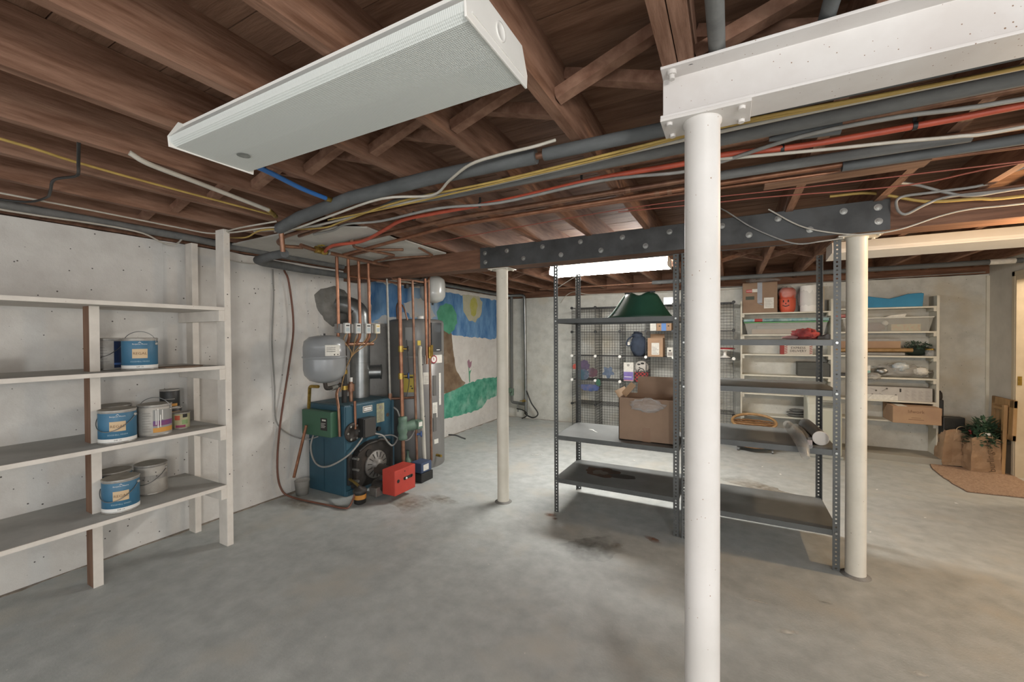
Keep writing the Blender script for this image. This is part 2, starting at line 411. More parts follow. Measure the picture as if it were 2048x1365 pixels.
# ================================================================ the setting
XL, XR, YF, YB, ZJ, ZS = -3.64, 2.54, -2.3, 6.6, 2.205, 2.385
floor_ = struct('floor', 'grey painted concrete floor, scuffed and stained', MB().box(XL - .2, 4.2, YF - .2, YB + .2, -.12, 0), FLOORC)
def wavy_top(y0, y1, z, x0, x1, axis, n=90, amp=.006):
    """wall slab with a slightly ragged top edge"""
    m = MB(); P = []
    for i in range(n + 1):
        t = y0 + (y1 - y0) * i / n
        P.append((t, z + amp * noise.noise(Vector((t * 7, z, axis))) + amp * .7 * noise.noise(Vector((t * 23, z, 1)))))
    for i in range(n):
        (a, za), (b, zb) = P[i], P[i + 1]
        if axis == 1: vs_ = [(x0, a, 0), (x0, b, 0), (x0, b, zb), (x0, a, za), (x1, a, 0), (x1, b, 0), (x1, b, zb), (x1, a, za)]
        else: vs_ = [(a, x0, 0), (b, x0, 0), (b, x0, zb), (a, x0, za), (a, x1, 0), (b, x1, 0), (b, x1, zb), (a, x1, za)]
        m.add(vs_, [(0, 1, 2, 3), (7, 6, 5, 4), (3, 2, 6, 7), (0, 4, 5, 1)])
    return m
wall_l = struct('wall_left', 'pale painted concrete wall behind the wooden shelves and boiler', wavy_top(YF, YB + .2, 2.152, XL - .2, XL, 1), WALLC)
wall_b = struct('wall_back', 'rough grey concrete wall behind the wire and white shelving', wavy_top(XL, XR + .1, 2.118, YB, YB + .2, 0), WALLB)
m = MB().box(XR, XR + .14, 2.9, 5.2, 0, 2.39).box(XR, XR + .14, 6.1, YB + .2, 0, 2.39).box(XR, XR + .14, 5.2, 6.1, 2.03, 2.39)
struct('wall_right', 'plain plastered wall beside the folded wooden table', m, PLASTER)
struct('wall_hall', 'plaster wall beyond the doorway', MB().box(4.0, 4.2, 4.4, YB + .2, 0, 2.39).box(XR + .14, 4.0, YB, YB + .2, 0, 2.39).box(XR + .14, 4.0, 4.4, 4.5, 0, 2.39), PLASTER)
# form seams, ragged wall foot, floor stains
for y in (.1, 1.48, 2.3, 2.44, 3.34): sub('form_seam', MB().box(XL - .01, XL + .0022, y - .004, y + .004, .03, 2.14), WALLC, wall_l)
for x in (-2.35, .1, 1.98): sub('form_seam', MB().box(x - .005, x + .005, YB - .0025, YB + .01, .03, 2.1), WALLB, wall_b)
def ragged(name, a, b, base, parent, axis, m, w0=.02):
    P = [(a, base), (b, base)]; n = 160
    for i in range(n + 1):
        t = b + (a - b) * i / n; P.append((t, base + w0 * (1 + 1.2 * noise.noise(Vector((t * 6, base, 2))) + .8 * noise.noise(Vector((t * 31, base, 5))))))
    Q = [(q[1], q[0]) if axis == 1 else q for q in P]
    return sub(name, MB().prism(Q, 2, -.01, .0025), m, parent)
FOOT = mat('wall_foot_grit', '#9d9488', '#7c7268', rough=.95, scale=30, rnd=False)
ragged('gritty_edge', YF, YB, XL, floor_, 1, FOOT, .028)
ragged('gritty_edge', XL, XR, YB, floor_, 0, FOOT, -.02)
def blot(x, y, rx, ry, m, seed, z, rot=0.0, n=44, amp=.5):
    P = []
    for k in range(n):
        a = 2 * math.pi * k / n; f = 1 + amp * noise.noise(Vector((math.cos(a) * 1.5, math.sin(a) * 1.5, seed))) + amp * .5 * noise.noise(Vector((math.cos(a) * 5, math.sin(a) * 5, seed)))
        u, v = rx * f * math.cos(a), ry * f * math.sin(a); P.append((x + u * math.cos(rot) - v * math.sin(rot), y + u * math.sin(rot) + v * math.cos(rot)))
    return sub('floor_stain', MB().add([(p[0], p[1], z) for p in P], [tuple(range(len(P)))]), m, floor_)
def tint(name, c, al):
    """soft edged stain: opacity fades toward the rim of the blot"""
    m = mat(name, c, rough=.6, alpha=al); nt = m.node_tree; N = nt.nodes; K = nt.links
    tc = N.new('ShaderNodeTexCoord'); mp = N.new('ShaderNodeMapping'); mp.inputs['Location'].default_value = (-1, -1, 0); mp.inputs['Scale'].default_value = (2, 2, 0)
    g = N.new('ShaderNodeTexGradient'); g.gradient_type = 'SPHERICAL'; nz_ = N.new('ShaderNodeTexNoise'); nz_.inputs['Scale'].default_value = 18
    K.new(tc.outputs['Generated'], mp.inputs[0]); K.new(mp.outputs[0], g.inputs[0]); K.new(tc.outputs['Object'], nz_.inputs['Vector'])
    a_ = N.new('ShaderNodeMath'); a_.operation = 'MULTIPLY'; K.new(g.outputs['Fac'], a_.inputs[0]); K.new(nz_.outputs[0], a_.inputs[1])
    b_ = N.new('ShaderNodeMath'); b_.operation = 'MULTIPLY'; b_.inputs[1].default_value = al * 4; b_.use_clamp = True; K.new(a_.outputs[0], b_.inputs[0])
    K.new(b_.outputs[0], N['Principled BSDF'].inputs['Alpha']); return m
ST1 = tint('stain_brown', '#7b6a50', .22); ST2 = tint('stain_rust', '#8d5a38', .35); ST3 = tint('stain_dark', '#55544f', .22); ST4 = tint('stain_pale', '#d0cec6', .35)
for k, (x, y, rx, ry, m) in enumerate(((-2.45, 2.75, .32, .13, ST1), (-2.3, 2.95, .2, .08, ST1), (-1.3, 3.1, .07, .04, ST2), (-1.24, 3.05, .03, .02, ST2), (-.85, 2.75, .28, .16, ST3), (.2, 4.6, .5, .1, ST1), (-.7, 2.85, .05, .04, ST1),
        (.12, 2.6, .07, .012, ST4), (.25, 2.4, .09, .015, ST4), (.6, 1.9, .12, .02, ST4), (.45, 1.7, .05, .03, ST4), (.9, 2.1, .14, .05, ST4), (.35, 2.05, .04, .02, ST4), (.7, 2.35, .05, .015, ST4), (-2.1, 4.6, .1, .03, ST4), (-.5, 3.05, .08, .03, ST2), (.45, 2.75, .05, .008, ST3), (-3.3, 2.3, .25, .1, ST1))):
    blot(x, y, rx, ry, m, k * 1.7, .0008 + .0002 * k, rot=.3 * (k % 5) - .5)
# sill plates and rim boards
struct('trim_1', 'brown timber sill plate along the top of the left wall', MB().box(XL - .15, XL + .012, YF, YB, 2.158, 2.205).box(XL - .15, XL - .04, YF, YB, 2.205, 2.39), GIRDER)
struct('trim_2', 'timber sill plate along the top of the back wall', MB().box(XL, XR, YB - .01, YB + .15, 2.125, 2.205).box(XL, XR, YB - .0, YB + .15, 2.205, 2.39), GIRDER)
# door
d = struct('door_1', 'pine door frame with brass strike plate at the right edge', MB().box(XR - .012, XR + .15, 6.06, 6.1, 0, 2.03).box(XR - .012, XR + .15, 5.2, 5.24, 0, 2.03).box(XR - .012, XR + .15, 5.24, 6.06, 1.99, 2.03), mat('jamb_paint', '#c2b49b', '#b5a78e', rough=.6, scale=6))
sub('casing', MB().box(XR - .016, XR, 6.08, 6.13, 0, 2.08).box(XR - .016, XR, 5.17, 5.22, 0, 2.08).box(XR - .016, XR, 5.17, 6.13, 2.03, 2.08), mat('cream_casing', '#b9ac93', rough=.6), d, 0.003)
sub('strike_plate', MB().box(XR + .0, XR + .03, 6.057, 6.06, .93, 1.02), BRASS, d)
sub('corner_bead', MB().box(XR - .025, XR, YB - .022, YB, 0, 2.1), WSHELF, d)
# lamp of the hall beyond the door
t = Thing('hall_lamp', 'warm round ceiling lamp in the hall beyond the doorway', 'light', (3.3, 5.6, 2.25))
t.part('base', MB().cyl((3.3, 5.6, 2.37), (3.3, 5.6, 2.39), .14, 20), WFIX)
t.part('globe', MB().lathe([(.001, 0), (.08, .02), (.13, .07), (.13, .12)], 20, c=(3.3, 5.6, 2.25)), mat('hall_globe', '#fff2de', rough=.4, emit=('#ffd7a8', 8.0)))
_l = bpy.data.lights.new('hall_light', 'POINT'); _l.energy = E_HALL; _l.color = (1, .82, .62); _l.shadow_soft_size = .1
link('hall_light', _l, t.o, (0, 0, -.13))

# ceiling: slab > planks, joists, braces
ceil = struct('ceiling', 'exposed brown floor framing with boards above the joists', MB().box(XL - .15, 4.2, YF - .15, YB + .15, 2.41, 2.46), WOODX)
def shared(base, name, loc, parent, rot=None):
    o = link(name, base, parent, loc)
    if rot: o.rotation_euler = rot
    return o
PW = .1373
pl = MB().box(XL - .1 - .5, 2.6 - .5, -PW / 2 + .0018, PW / 2 - .0018, 0, .021).mesh('plank'); pl.materials.append(WOODX)
k = 0; y = YF + PW / 2
while y < YB + .05:
    shared(pl, 'plank', (.5 + random.uniform(-.02, .02) * 0, y, ZS + random.uniform(-.0015, .0015)), ceil); y += PW; k += 1
# narrow strip over the hall
sub('hall_board', MB().box(2.6, 4.2, YF, YB, ZS, ZS + .02), SHEETW, ceil)
JX = [-3.47, -3.05, -2.63, -2.21, -1.79, -1.37, -.95, -.53, -.154, -.112, .31, .73, 1.15, 1.57, 1.99, 2.41]
jm = MB().box(-.0195, .0195, YF, YB + .05, 0, ZS - ZJ).mesh('joist'); jm.materials.append(WOOD)
for x in JX: shared(jm, 'joist', (x, 0, ZJ + random.uniform(-.002, .002)), ceil)
def braces(y, edges):
    for a, b in edges:
        for kk in (0, 1):
            yy = y + (0 if kk == 0 else .085)
            za, zb = (ZJ + .035, ZS - .03) if kk == 0 else (ZS - .03, ZJ + .035)
            sub('cross_brace', MB().bar((a, yy, za), (b, yy, zb), .042, .038, (0, 0, 1)), WOODZ, ceil)
ed = []
for a, b in zip(JX[:-1], JX[1:]):
    if b - a > .1: ed.append((a + .0195, b - .0195))
braces(1.29, ed); braces(4.95, ed)
# ledger blocking piece above the pipes at right
single('blocking_board', 'flat brown blocking board nailed under the joists at right', 'board', MB().box(.14, .74, 2.36, 2.45, 2.178, 2.205), WOODX, bev=.002)

# ================================================================ beams and columns
t = Thing('flitch_beam', 'long timber girder with bolted dark steel plate', 'beam', (0, 3.15, 2.037))
t.part('timber', MB().box(XL, XR, 3.062, 3.238, 2.04, 2.204), GIRDER, 0.002)
pl_ = t.part('steel_plate', MB().box(-1.923, .784, 3.05, 3.062, 2.037, 2.212), DSTEEL, 0.001, label='dark steel plate with round bolts')
t.part('steel_plate', MB().box(-1.923, .784, 3.238, 3.25, 2.037, 2.212), DSTEEL, 0.001)
BZ = [(-1.873, 2.164), (-1.868, 2.086), (-1.658, 2.163), (-1.505, 2.087), (-1.335, 2.163), (-1.178, 2.084), (-1.02, 2.168), (-.861, 2.087), (-.702, 2.165), (-.54, 2.086), (-.38, 2.166), (-.222, 2.087), (-.057, 2.165), (.097, 2.088), (.253, 2.169), (.415, 2.081), (.575, 2.168), (.73, 2.168), (.733, 2.089)]
bm_ = MB().lathe([(.019, 0), (.019, .003), (.011, .0032), (.011, .009), (.006, .0092), (.006, .013), (.0, .013)], 14, M=Matrix.Rotation(math.pi / 2, 4, 'X'), smooth=False).mesh('bolt'); bm_.materials.append(BOLT)
for x, z in BZ: shared(bm_, 'bolt', (x, 3.05 - 3.15, z - 2.037), t.o).location.x = x
# I-beam
t = Thing('steel_i_beam', 'white painted steel I-beam with rust specks, upper right', 'beam', (1.2, 1.29, 2.06))
I0, I1, Z0, Z1 = 1.235, 1.345, 2.06, 2.205
prof = [(I0, Z0), (I1, Z0), (I1, Z0 + .008), (1.2935, Z0 + .012), (1.2935, Z1 - .012), (I1, Z1 - .008), (I1, Z1), (I0, Z1), (I0, Z1 - .008), (1.2865, Z1 - .012), (1.2865, Z0 + .012), (I0, Z0 + .008)]
t.part('beam', MB().prism(prof, 0, -.178, XR), IRUST, .0015)
for x, y, z, up in ((-.15, 1.255, Z1 - .009, -1),):
    t.part('bolt', MB().cyl((x, y, z), (x, y, z - .012), .013, 12).cyl((x, y, z - .012), (x, y, z - .024), .0085, 6), WHITESTEEL)
t.part('bolt_hole', MB().cyl((-.1, 1.255, Z1 - .0078), (-.1, 1.255, Z1 - .0092), .008, 12), BLACK)
# columns
def column(label, x, y, r, z1, m, plate):
    t = Thing('support_column', label, 'column', (x, y, 0), group='steel support columns')
    t.part('shaft', MB().lathe([(r + .004, 0), (r + .001, .012), (r, .03), (r, z1 - .012), (r + .004, z1 - .008), (r + .004, z1)], 32, c=(x, y, 0)), m)
    t.part('base_grout', MB().lathe([(r + .025, 0), (r + .012, .006), (r + .004, .012)], 20, c=(x, y, 0)), CEMENT)
    p = t.part('cap_plate', MB().box(*plate, z1, z1 + .009), m, .001)
    for bx in (plate[0] + .022, plate[1] - .022):
        for by in (plate[2] + .02, plate[3] - .02):
            t.part('bolt', MB().cyl((bx, by, z1), (bx, by, z1 - .008), .009, 6), m, parent=p)
    return t
column('round white steel column nearest the viewer, under the I-beam', -.074, 1.29, .046, 2.05, WHITESTEEL, (-.178, .045, 1.232, 1.348))
column('round white column at the left end of the dark plate', -1.77, 3.165, .051, 2.028, CREAMSTEEL, (-1.87, -1.67, 3.09, 3.24))
column('round cream column beside the right end of the metal racks', .66, 3.16, .051, 2.028, CREAMSTEEL, (.56, .77, 3.09, 3.23))
# strip light beyond the girder at right
t = Thing('strip_light', 'unlit white channel strip light beyond the right column', 'light', (1.6, 4.33, 2.08))
t.part('housing', MB().prism([(4.22, 2.2), (4.2, 2.14), (4.2, 2.115), (4.46, 2.085), (4.46, 2.11), (4.44, 2.2)], 0, .72, 2.3), WFIX, .002)
t.part('lip', MB().box(.72, 2.3, 4.192, 4.2, 2.108, 2.12), WFIX)

# ================================================================ pipes and cables under the joists
def pipe(name, label, pts, r, m, cat='pipe', rad=0.03, group=None, n=10):
    return single(name, label, cat, MB().tube(pts, r, n, rad), m, group)
def cable(name, label, pts, r, m, group=None, n=6, cat='cable'):
    return single(name, label, cat, MB().spline(pts, r, n), m, group)
# thick insulated main with a bare gap
t = Thing('insulated_pipe', 'thickest dark foam covered pipe, nearest under the joists, with a bare copper gap', 'pipe', (-1.0, 1.53, 2.15))
t.part('foam_sleeve', MB().tube([(-2.62, 1.70, 2.165), (-2.3, 1.62, 2.172), (-1.75, 1.53, 2.176), (-1.24, 1.515, 2.178), (-.86, 1.53, 2.178), (-.70, 1.54, 2.178)], [.035, .036, .034, .032, .031, .03], 14), INSUL)
t.part('foam_sleeve', MB().tube([(-.665, 1.54, 2.178), (-.2, 1.555, 2.178), (1.9, 1.555, 2.178)], .025, 14), INSUL)
t.part('copper_core', MB().tube([(-.72, 1.54, 2.178), (-.64, 1.54, 2.178)], .013, 10), COPPER)
t.part('riser', MB().tube([(-2.62, 1.71, 2.16), (-2.64, 1.735, 2.02)], .016, 10), COPPER)
# V-shaped foam run near the wall and its copper tail
t = Thing('insulated_pipe', 'dark foam covered pipe elbow hanging by the left wall above the boiler', 'pipe', (-3.2, 2.3, 2.02))
t.part('foam_sleeve', MB().tube([(-2.66, 1.76, 2.015), (-2.9, 1.815, 2.03), (-3.13, 1.86, 2.028), (-3.19, 1.93, 2.03), (-3.24, 2.3, 2.028), (-3.22, 2.76, 2.03)], [.028, .03, .032, .032, .029, .027], 14), INSUL)
t.part('copper_tail', MB().tube([(-3.22, 2.74, 2.03), (-3.2, 3.2, 2.03), (-3.16, 3.66, 2.03)], .011, 10), COPPERB)
# second insulated line
t = Thing('insulated_pipe', 'second foam covered pipe from the I-beam, running the whole width', 'pipe', (0, 1.73, 2.15))
t.part('foam_sleeve', MB().tube([(-1.72, 1.70, 2.172), (-1.62, 1.70, 2.178), (-1.27, 1.735, 2.178), (-.17, 1.735, 2.178), (2.0, 1.72, 2.178)], [.006, .018, .023, .024, .024], 14), INSUL2)
t.part('copper_core', MB().tube([(-2.1, 1.72, 2.175), (-1.6, 1.70, 2.178)], .011, 8), COPPER)
t = Thing('copper_pipe', 'copper pipe with a torn foam piece, third from the I-beam', 'pipe', (0, 1.82, 2.17))
t.part('tube', MB().tube([(-2.75, 1.93, 2.178), (-2.1, 1.83, 2.188), (-.9, 1.80, 2.188), (-.18, 1.82, 2.188), (2.0, 1.83, 2.188)], .0115, 10), COPPER)
t.part('foam_sleeve', MB().tube([(.12, 1.79, 2.165), (.22, 1.795, 2.166), (.33, 1.80, 2.166)], [.008, .02, .026], 12), INSUL)
t = Thing('copper_pipe', 'copper pipe turning into grey foam cover right of the near column', 'pipe', (-.8, 2.13, 2.17))
t.part('tube', MB().tube([(-2.95, 2.28, 2.17), (-1.52, 2.11, 2.182), (-.2, 2.13, 2.185), (2.0, 2.17, 2.185)], .014, 10), COPPER)
t.part('foam_sleeve', MB().tube([(-.12, 2.13, 2.18), (.78, 2.155, 2.18)], .021, 14), INSUL2)
for x in (-.52, -.46): t.part('coupling', MB().cyl((x - .012, 2.126, 2.184), (x + .012, 2.126, 2.184), .0165, 12), COPPER)
t = Thing('copper_pipe', 'copper pipe whose foam cover starts under the blocking board', 'pipe', (-.8, 2.26, 2.17))
t.part('tube', MB().tube([(-3.0, 2.5, 2.16), (-1.64, 2.25, 2.184), (-.22, 2.25, 2.185), (2.0, 2.28, 2.185)], .013, 10), COPPERB)
t.part('foam_sleeve', MB().tube([(.42, 2.258, 2.175), (2.0, 2.28, 2.175)], .021, 14), INSUL)
for x in (-.34, -.28, -.2): t.part('coupling', MB().cyl((x - .011, 2.25, 2.185), (x + .011, 2.25, 2.185), .016, 12), COPPER)
pipe('copper_pipe', 'thin copper pipe farthest back in the ceiling bundle', [(-1.0, 2.30, 2.19), (-.22, 2.33, 2.19), (2.0, 2.46, 2.19)], .0085, COPPERB)
# orange tube with clips
t = Thing('orange_pipe', 'orange plastic water tube weaving along the ceiling pipes', 'pipe', (-.8, 1.88, 2.14))
t.part('tube', MB().spline([(-2.92, 2.27, 2.14), (-2.69, 2.17, 2.15), (-2.4, 2.18, 2.15), (-2.06, 2.05, 2.155), (-1.78, 1.93, 2.16), (-1.5, 1.91, 2.16), (-1.04, 1.905, 2.16), (-.52, 1.86, 2.165), (-.18, 1.87, 2.165), (-.03, 1.855, 2.165), (.24, 1.895, 2.16), (.63, 1.90, 2.16), (.9, 1.89, 2.16), (2.0, 1.9, 2.16)], .0115, 10), PEXRED)
for x, y in ((-1.68, 1.925), (-1.2, 1.907), (-.62, 1.873), (.17, 1.89), (.55, 1.9)):
    t.part('clip', MB().cyl((x - .006, y, 2.16), (x + .006, y, 2.16), .0145, 10).box(x - .005, x + .005, y - .004, y + .004, 2.165, 2.2), BLACK)
cable('red_wire', 'thin dull red wire pair strung under the joists before the girder', [(-.6, 2.5, 2.19), (-.06, 2.57, 2.185), (.16, 2.58, 2.18), (.76, 2.69, 2.175), (1.11, 2.63, 2.19), (2.0, 2.6, 2.19)], .0035, REDWIRE, cat='wire')
cable('red_wire', 'thin dull red wire crossing low beside the copper pipes', [(-2.2, 2.62, 2.19), (-1.3, 2.5, 2.185), (-.4, 2.42, 2.18), (.3, 2.5, 2.18), (1.2, 2.6, 2.185)], .003, REDWIRE, cat='wire')
# house cables in the bundle
cable('grey_cable', 'grey cable tied along the orange tube', [(-2.55, 1.9, 2.16), (-2.3, 1.86, 2.15), (-2.11, 1.80, 2.15), (-1.86, 1.84, 2.145), (-1.42, 1.82, 2.15), (-1.06, 1.88, 2.143), (-.52, 1.85, 2.15), (-.19, 1.9, 2.143), (-.03, 1.87, 2.146), (.21, 1.78, 2.15), (.47, 1.765, 2.148), (.77, 1.815, 2.15), (1.6, 1.8, 2.15)], .0075, GREYCAB)
cable('white_cable', 'white cable looping over the thickest foam pipe', [(-2.75, 1.75, 2.17), (-2.44, 1.69, 2.14), (-2.0, 1.6, 2.135), (-1.54, 1.53, 2.138), (-1.29, 1.61, 2.138), (-1.1, 1.5, 2.142), (-.95, 1.44, 2.16), (-.81, 1.44, 2.17), (-.68, 1.46, 2.18), (-.6, 1.5, 2.205)], .0065, WHITECAB)
cable('white_cable', 'flat white cable beside the yellow ones, mid ceiling', [(-2.9, 1.7, 2.18), (-2.3, 1.73, 2.15), (-1.6, 1.66, 2.15), (-1.1, 1.66, 2.15), (-.6, 1.635, 2.15), (-.2, 1.62, 2.155), (.5, 1.62, 2.16), (2.0, 1.64, 2.16)], .0075, WHITECAB)
cable('white_cable', 'white cable crossing under the foam pipes right of the near column', [(-.1, 1.86, 2.16), (.03, 1.86, 2.145), (.31, 1.92, 2.14), (.53, 1.97, 2.14), (.7, 2.03, 2.145), (.87, 2.06, 2.15), (1.6, 2.0, 2.17)], .0065, WHITECAB)
cable('yellow_cable', 'yellow cable running in the middle of the bundle', [(-2.8, 1.72, 2.18), (-2.3, 1.76, 2.14), (-2.04, 1.72, 2.14), (-1.5, 1.62, 2.145), (-.92, 1.63, 2.15), (-.28, 1.575, 2.146), (.04, 1.55, 2.146), (.67, 1.6, 2.15), (2.0, 1.62, 2.16)], .0055, YELCAB)
cable('yellow_cable', 'second yellow cable twisting beside the first', [(-2.1, 1.66, 2.14), (-1.55, 1.66, 2.14), (-1.0, 1.645, 2.146), (-.4, 1.6, 2.142), (-.05, 1.56, 2.144), (.4, 1.585, 2.146), (2.0, 1.64, 2.16)], .0045, YELCAB)
# left side
pipe('grey_conduit', 'grey insulated pipe running along the sill of the left wall', [(-3.52, -.2, 2.185), (-3.52, 1.58, 2.185), (-3.56, 1.9, 2.185), (-3.57, 3.0, 2.18)], .026, INSUL2, n=14)
cable('white_cable', 'white cable sagging below the grey pipe on the left wall', [(-3.47, .3, 2.15), (-3.47, .75, 2.145), (-3.48, 1.1, 2.16), (-3.47, 1.3, 2.15), (-3.5, 1.42, 2.115), (-3.5, 1.5, 2.12), (-3.52, 1.55, 2.17)], .006, WHITECAB)
cable('white_cable', 'white cable stapled along the last joist by the left wall', [(-3.3, .2, 2.195), (-3.3, .66, 2.195), (-3.3, 1.0, 2.197), (-3.3, 1.41, 2.195), (-3.25, 1.62, 2.19), (-2.88, 1.6, 2.18), (-2.5, 1.6, 2.17)], .0055, WHITECAB)
cable('yellow_cable', 'yellow cable stapled along the joists at far left', [(-2.4, -.2, 2.195), (-2.4, .48, 2.193), (-2.44, .69, 2.193), (-2.46, 1.01, 2.193), (-2.46, 1.54, 2.193)], .006, YELCAB)
t = Thing('white_tube', 'white plastic water tube ending in brass fittings', 'pipe', (-2.26, 1.1, 2.17))
t.part('tube', MB().spline([(-2.185, .78, 2.212), (-2.19, .85, 2.19), (-2.24, 1.06, 2.186), (-2.35, 1.46, 2.182)], .011, 9), WHITECAB)
t.part('fitting', MB().tube([(-2.35, 1.46, 2.182), (-2.4, 1.52, 2.182)], .014, 10), BRASS)
t.part('fitting', MB().tube([(-2.41, 1.53, 2.182), (-2.44, 1.56, 2.182)], .013, 10), BRASS)
t = Thing('blue_tube', 'blue plastic water tube coming out behind the ribbed light', 'pipe', (-1.87, 1.3, 2.17))
t.part('tube', MB().spline([(-1.8, .9, 2.19), (-1.82, 1.11, 2.189), (-1.88, 1.33, 2.187), (-1.9, 1.5, 2.186)], .0115, 9), BLUEPEX)
t.part('fitting', MB().tube([(-1.9, 1.49, 2.186), (-1.9, 1.54, 2.186)], .014, 10), BRASS)
cable('black_wire', 'loose black wire dangling between the joists at far left', [(-2.22, .64, 2.205), (-2.4, .69, 2.17), (-2.54, .73, 2.185), (-2.61, .74, 2.18), (-2.79, .72, 2.19), (-3.0, .76, 2.185), (-3.18, .79, 2.19), (-3.33, .75, 2.18), (-3.42, .6, 2.18)], .006, BLACK, cat='wire')
cable('white_cable', 'thin white cable hanging down the wall beside the shelf post', [(-3.2, 1.66, 2.19), (-3.45, 1.78, 2.16), (-3.58, 1.88, 2.09), (-3.6, 1.98, 2.075), (-3.6, 2.12, 2.08)], .0045, WHITECAB)
for a, lb in (([(-3.25, 1.66, 2.2), (-2.95, 1.62, 2.165), (-2.7, 1.66, 2.17), (-2.45, 1.68, 2.15)], 'white house cable fanning out beside the top of the wooden post'), ([(-3.3, 1.72, 2.19), (-3.0, 1.7, 2.15), (-2.75, 1.66, 2.16), (-2.5, 1.7, 2.145)], 'tan house cable sagging beside the top of the wooden post')):
    cable('tan_cable', lb, a, .0055, YELCAB if a[0][1] > 1.7 else WHITECAB, group='cables fanning out by the post')
# right side coils by the girder
cable('yellow_cable', 'yellow cable lying along the girder at right', [(.5, 2.99, 2.25), (.69, 3.0, 2.24), (.91, 3.0, 2.16), (1.1, 2.99, 2.14), (1.27, 3.0, 2.13), (2.0, 3.0, 2.16)], .008, YELCAB)
cable('metal_cable', 'grey armoured cable bent in a loop before the right girder', [(1.5, 3.0, 2.29), (1.27, 3.0, 2.27), (1.14, 3.0, 2.21), (.95, 2.99, 2.2), (.81, 2.99, 2.195), (.795, 2.99, 2.14), (.83, 2.99, 2.1), (.91, 2.99, 2.14), (1.01, 3.0, 2.17), (1.27, 3.0, 2.17), (2.0, 3.0, 2.2)], .0075, GREYCAB)
cable('metal_cable', 'grey armoured cable crossing over the yellow one at right', [(.78, 2.9, 2.25), (.88, 2.97, 2.24), (1.0, 3.0, 2.19), (1.1, 3.0, 2.16), (1.3, 3.0, 2.17), (2.0, 3.0, 2.18)], .008, GREYCAB)
cable('lamp_cord', 'grey cord sagging across the dark plate toward the rack post', [(-.3, 3.03, 2.4), (-.07, 3.035, 2.28), (.1, 3.038, 2.14), (.26, 3.04, 2.04), (.36, 3.04, 2.0), (.46, 3.05, 2.005), (.58, 3.09, 2.02)], .0045, GREYCAB, cat='cord')
cable('lamp_cord', 'tan cord sagging along the plate and up over the right girder', [(.2, 3.03, 2.23), (.36, 3.036, 2.11), (.51, 3.036, 2.05), (.67, 3.036, 2.02), (.82, 3.036, 2.03), (.98, 3.04, 2.08), (1.1, 3.035, 2.1), (1.3, 3.035, 2.1), (2.0, 3.035, 2.12)], .0045, WHITECAB, cat='cord')
t = Thing('foam_pipe', 'grey insulated pipe near the back of the right bay', 'pipe', (1.0, 5.75, 2.14))
t.part('sleeve', MB().tube([(-.95, 5.85, 2.165), (2.5, 5.9, 2.165)], .026, 12), INSUL)
t.part('copper_core', MB().tube([(-2.6, 5.83, 2.165), (-.9, 5.85, 2.165)], .011, 8), COPPER)
t.part('print_band', MB().tube([(2.27, 5.897, 2.165), (2.45, 5.9, 2.165)], .027, 12), PAPER)
cable('white_cable', 'white cable looping along the top of the back wall', [(-2.55, 6.58, 2.01), (-2.45, 6.56, 2.12), (-2.3, 6.55, 2.18), (-2.1, 6.56, 2.13), (-1.8, 6.57, 2.12), (-.8, 6.57, 2.1), (-.15, 6.57, 2.09), (.6, 6.57, 2.11)], .006, WHITECAB)
cable('white_cable', 'pair of thin cables along the sill above the white shelving', [(-.2, 6.57, 2.13), (.4, 6.575, 2.12), (1.3, 6.57, 2.125), (2.0, 6.57, 2.135), (2.5, 6.57, 2.14)], .006, GREYCAB)
# far left corner pipes
pipe('steel_pipe', 'grey pipe along the wall sill beyond the mural, turning down in the corner', [(-3.5, 3.6, 2.17), (-3.5, 6.42, 2.165), (-3.19, 6.5, 2.165), (-3.17, 6.5, .1)], .026, GALV, rad=.06)
t = Thing('drain_pipes', 'dark water pipe with valve and hose in the far left corner', 'pipe', (-3.42, 6.5, .3))
t.part('pipe', MB().tube([(-3.45, 6.5, 2.18), (-3.45, 6.5, .28), (-3.18, 6.5, .26)], .027, 12, .04), mat('dark_pipe', '#5c5d5a', rough=.6))
t.part('valve', MB().cyl((-3.45, 6.46, .47), (-3.45, 6.40, .5), .03, 12, .05).cyl((-3.45, 6.5, .4), (-3.45, 6.5, .52), .038, 12), PUMPG)
t.part('valve', MB().cyl((-3.18, 6.46, .33), (-3.18, 6.4, .33), .02, 10).box(-3.24, -3.12, 6.39, 6.405, .325, .337), BRASS)
t.part('hose', MB().spline([(-3.15, 6.48, .5), (-3.05, 6.46, .3), (-2.93, 6.44, .16), (-2.92, 6.42, .1), (-2.99, 6.4, .06), (-3.12, 6.44, .08), (-3.18, 6.46, .12)], .012, 8), BLACK)
t.part('hose', MB().spline([(-3.32, 6.44, .18), (-3.2, 6.42, .17), (-3.1, 6.4, .12), (-3.12, 6.38, .07), (-3.2, 6.4, .03)], .01, 8), BLACK)
t.part('drop', MB().tube([(-3.32, 6.48, .26), (-3.32, 6.48, .12)], .012, 8), GALV)
# white boards fixed under the joists above the boiler
single('ceiling_board', 'white board under the joists above the boiler, nearest piece', 'board', MB().prism([(-3.62, 1.9), (-2.5, 1.86), (-2.2, 2.05), (-2.28, 2.45), (-3.62, 2.42)], 2, 2.193, 2.2045), SHEETW)
single('ceiling_board', 'white board under the joists above the boiler, by the girder', 'board', MB().prism([(-3.62, 2.43), (-2.24, 2.46), (-2.27, 3.03), (-3.62, 3.04)], 2, 2.194, 2.2045), SHEETW)

# foam pipes passing over the I-beam inside the joist bays
pipe('foam_pipe', 'short grey foam pipe in the joist bay right of the double joist', [(-.036, -.4, 2.227), (-.036, 1.45, 2.227)], .021, INSUL2, n=14)
pipe('foam_pipe', 'dark grey pipe in the next joist bay above the I-beam', [(.205, -.4, 2.226), (.205, 1.45, 2.226)], .018, INSUL, n=14)

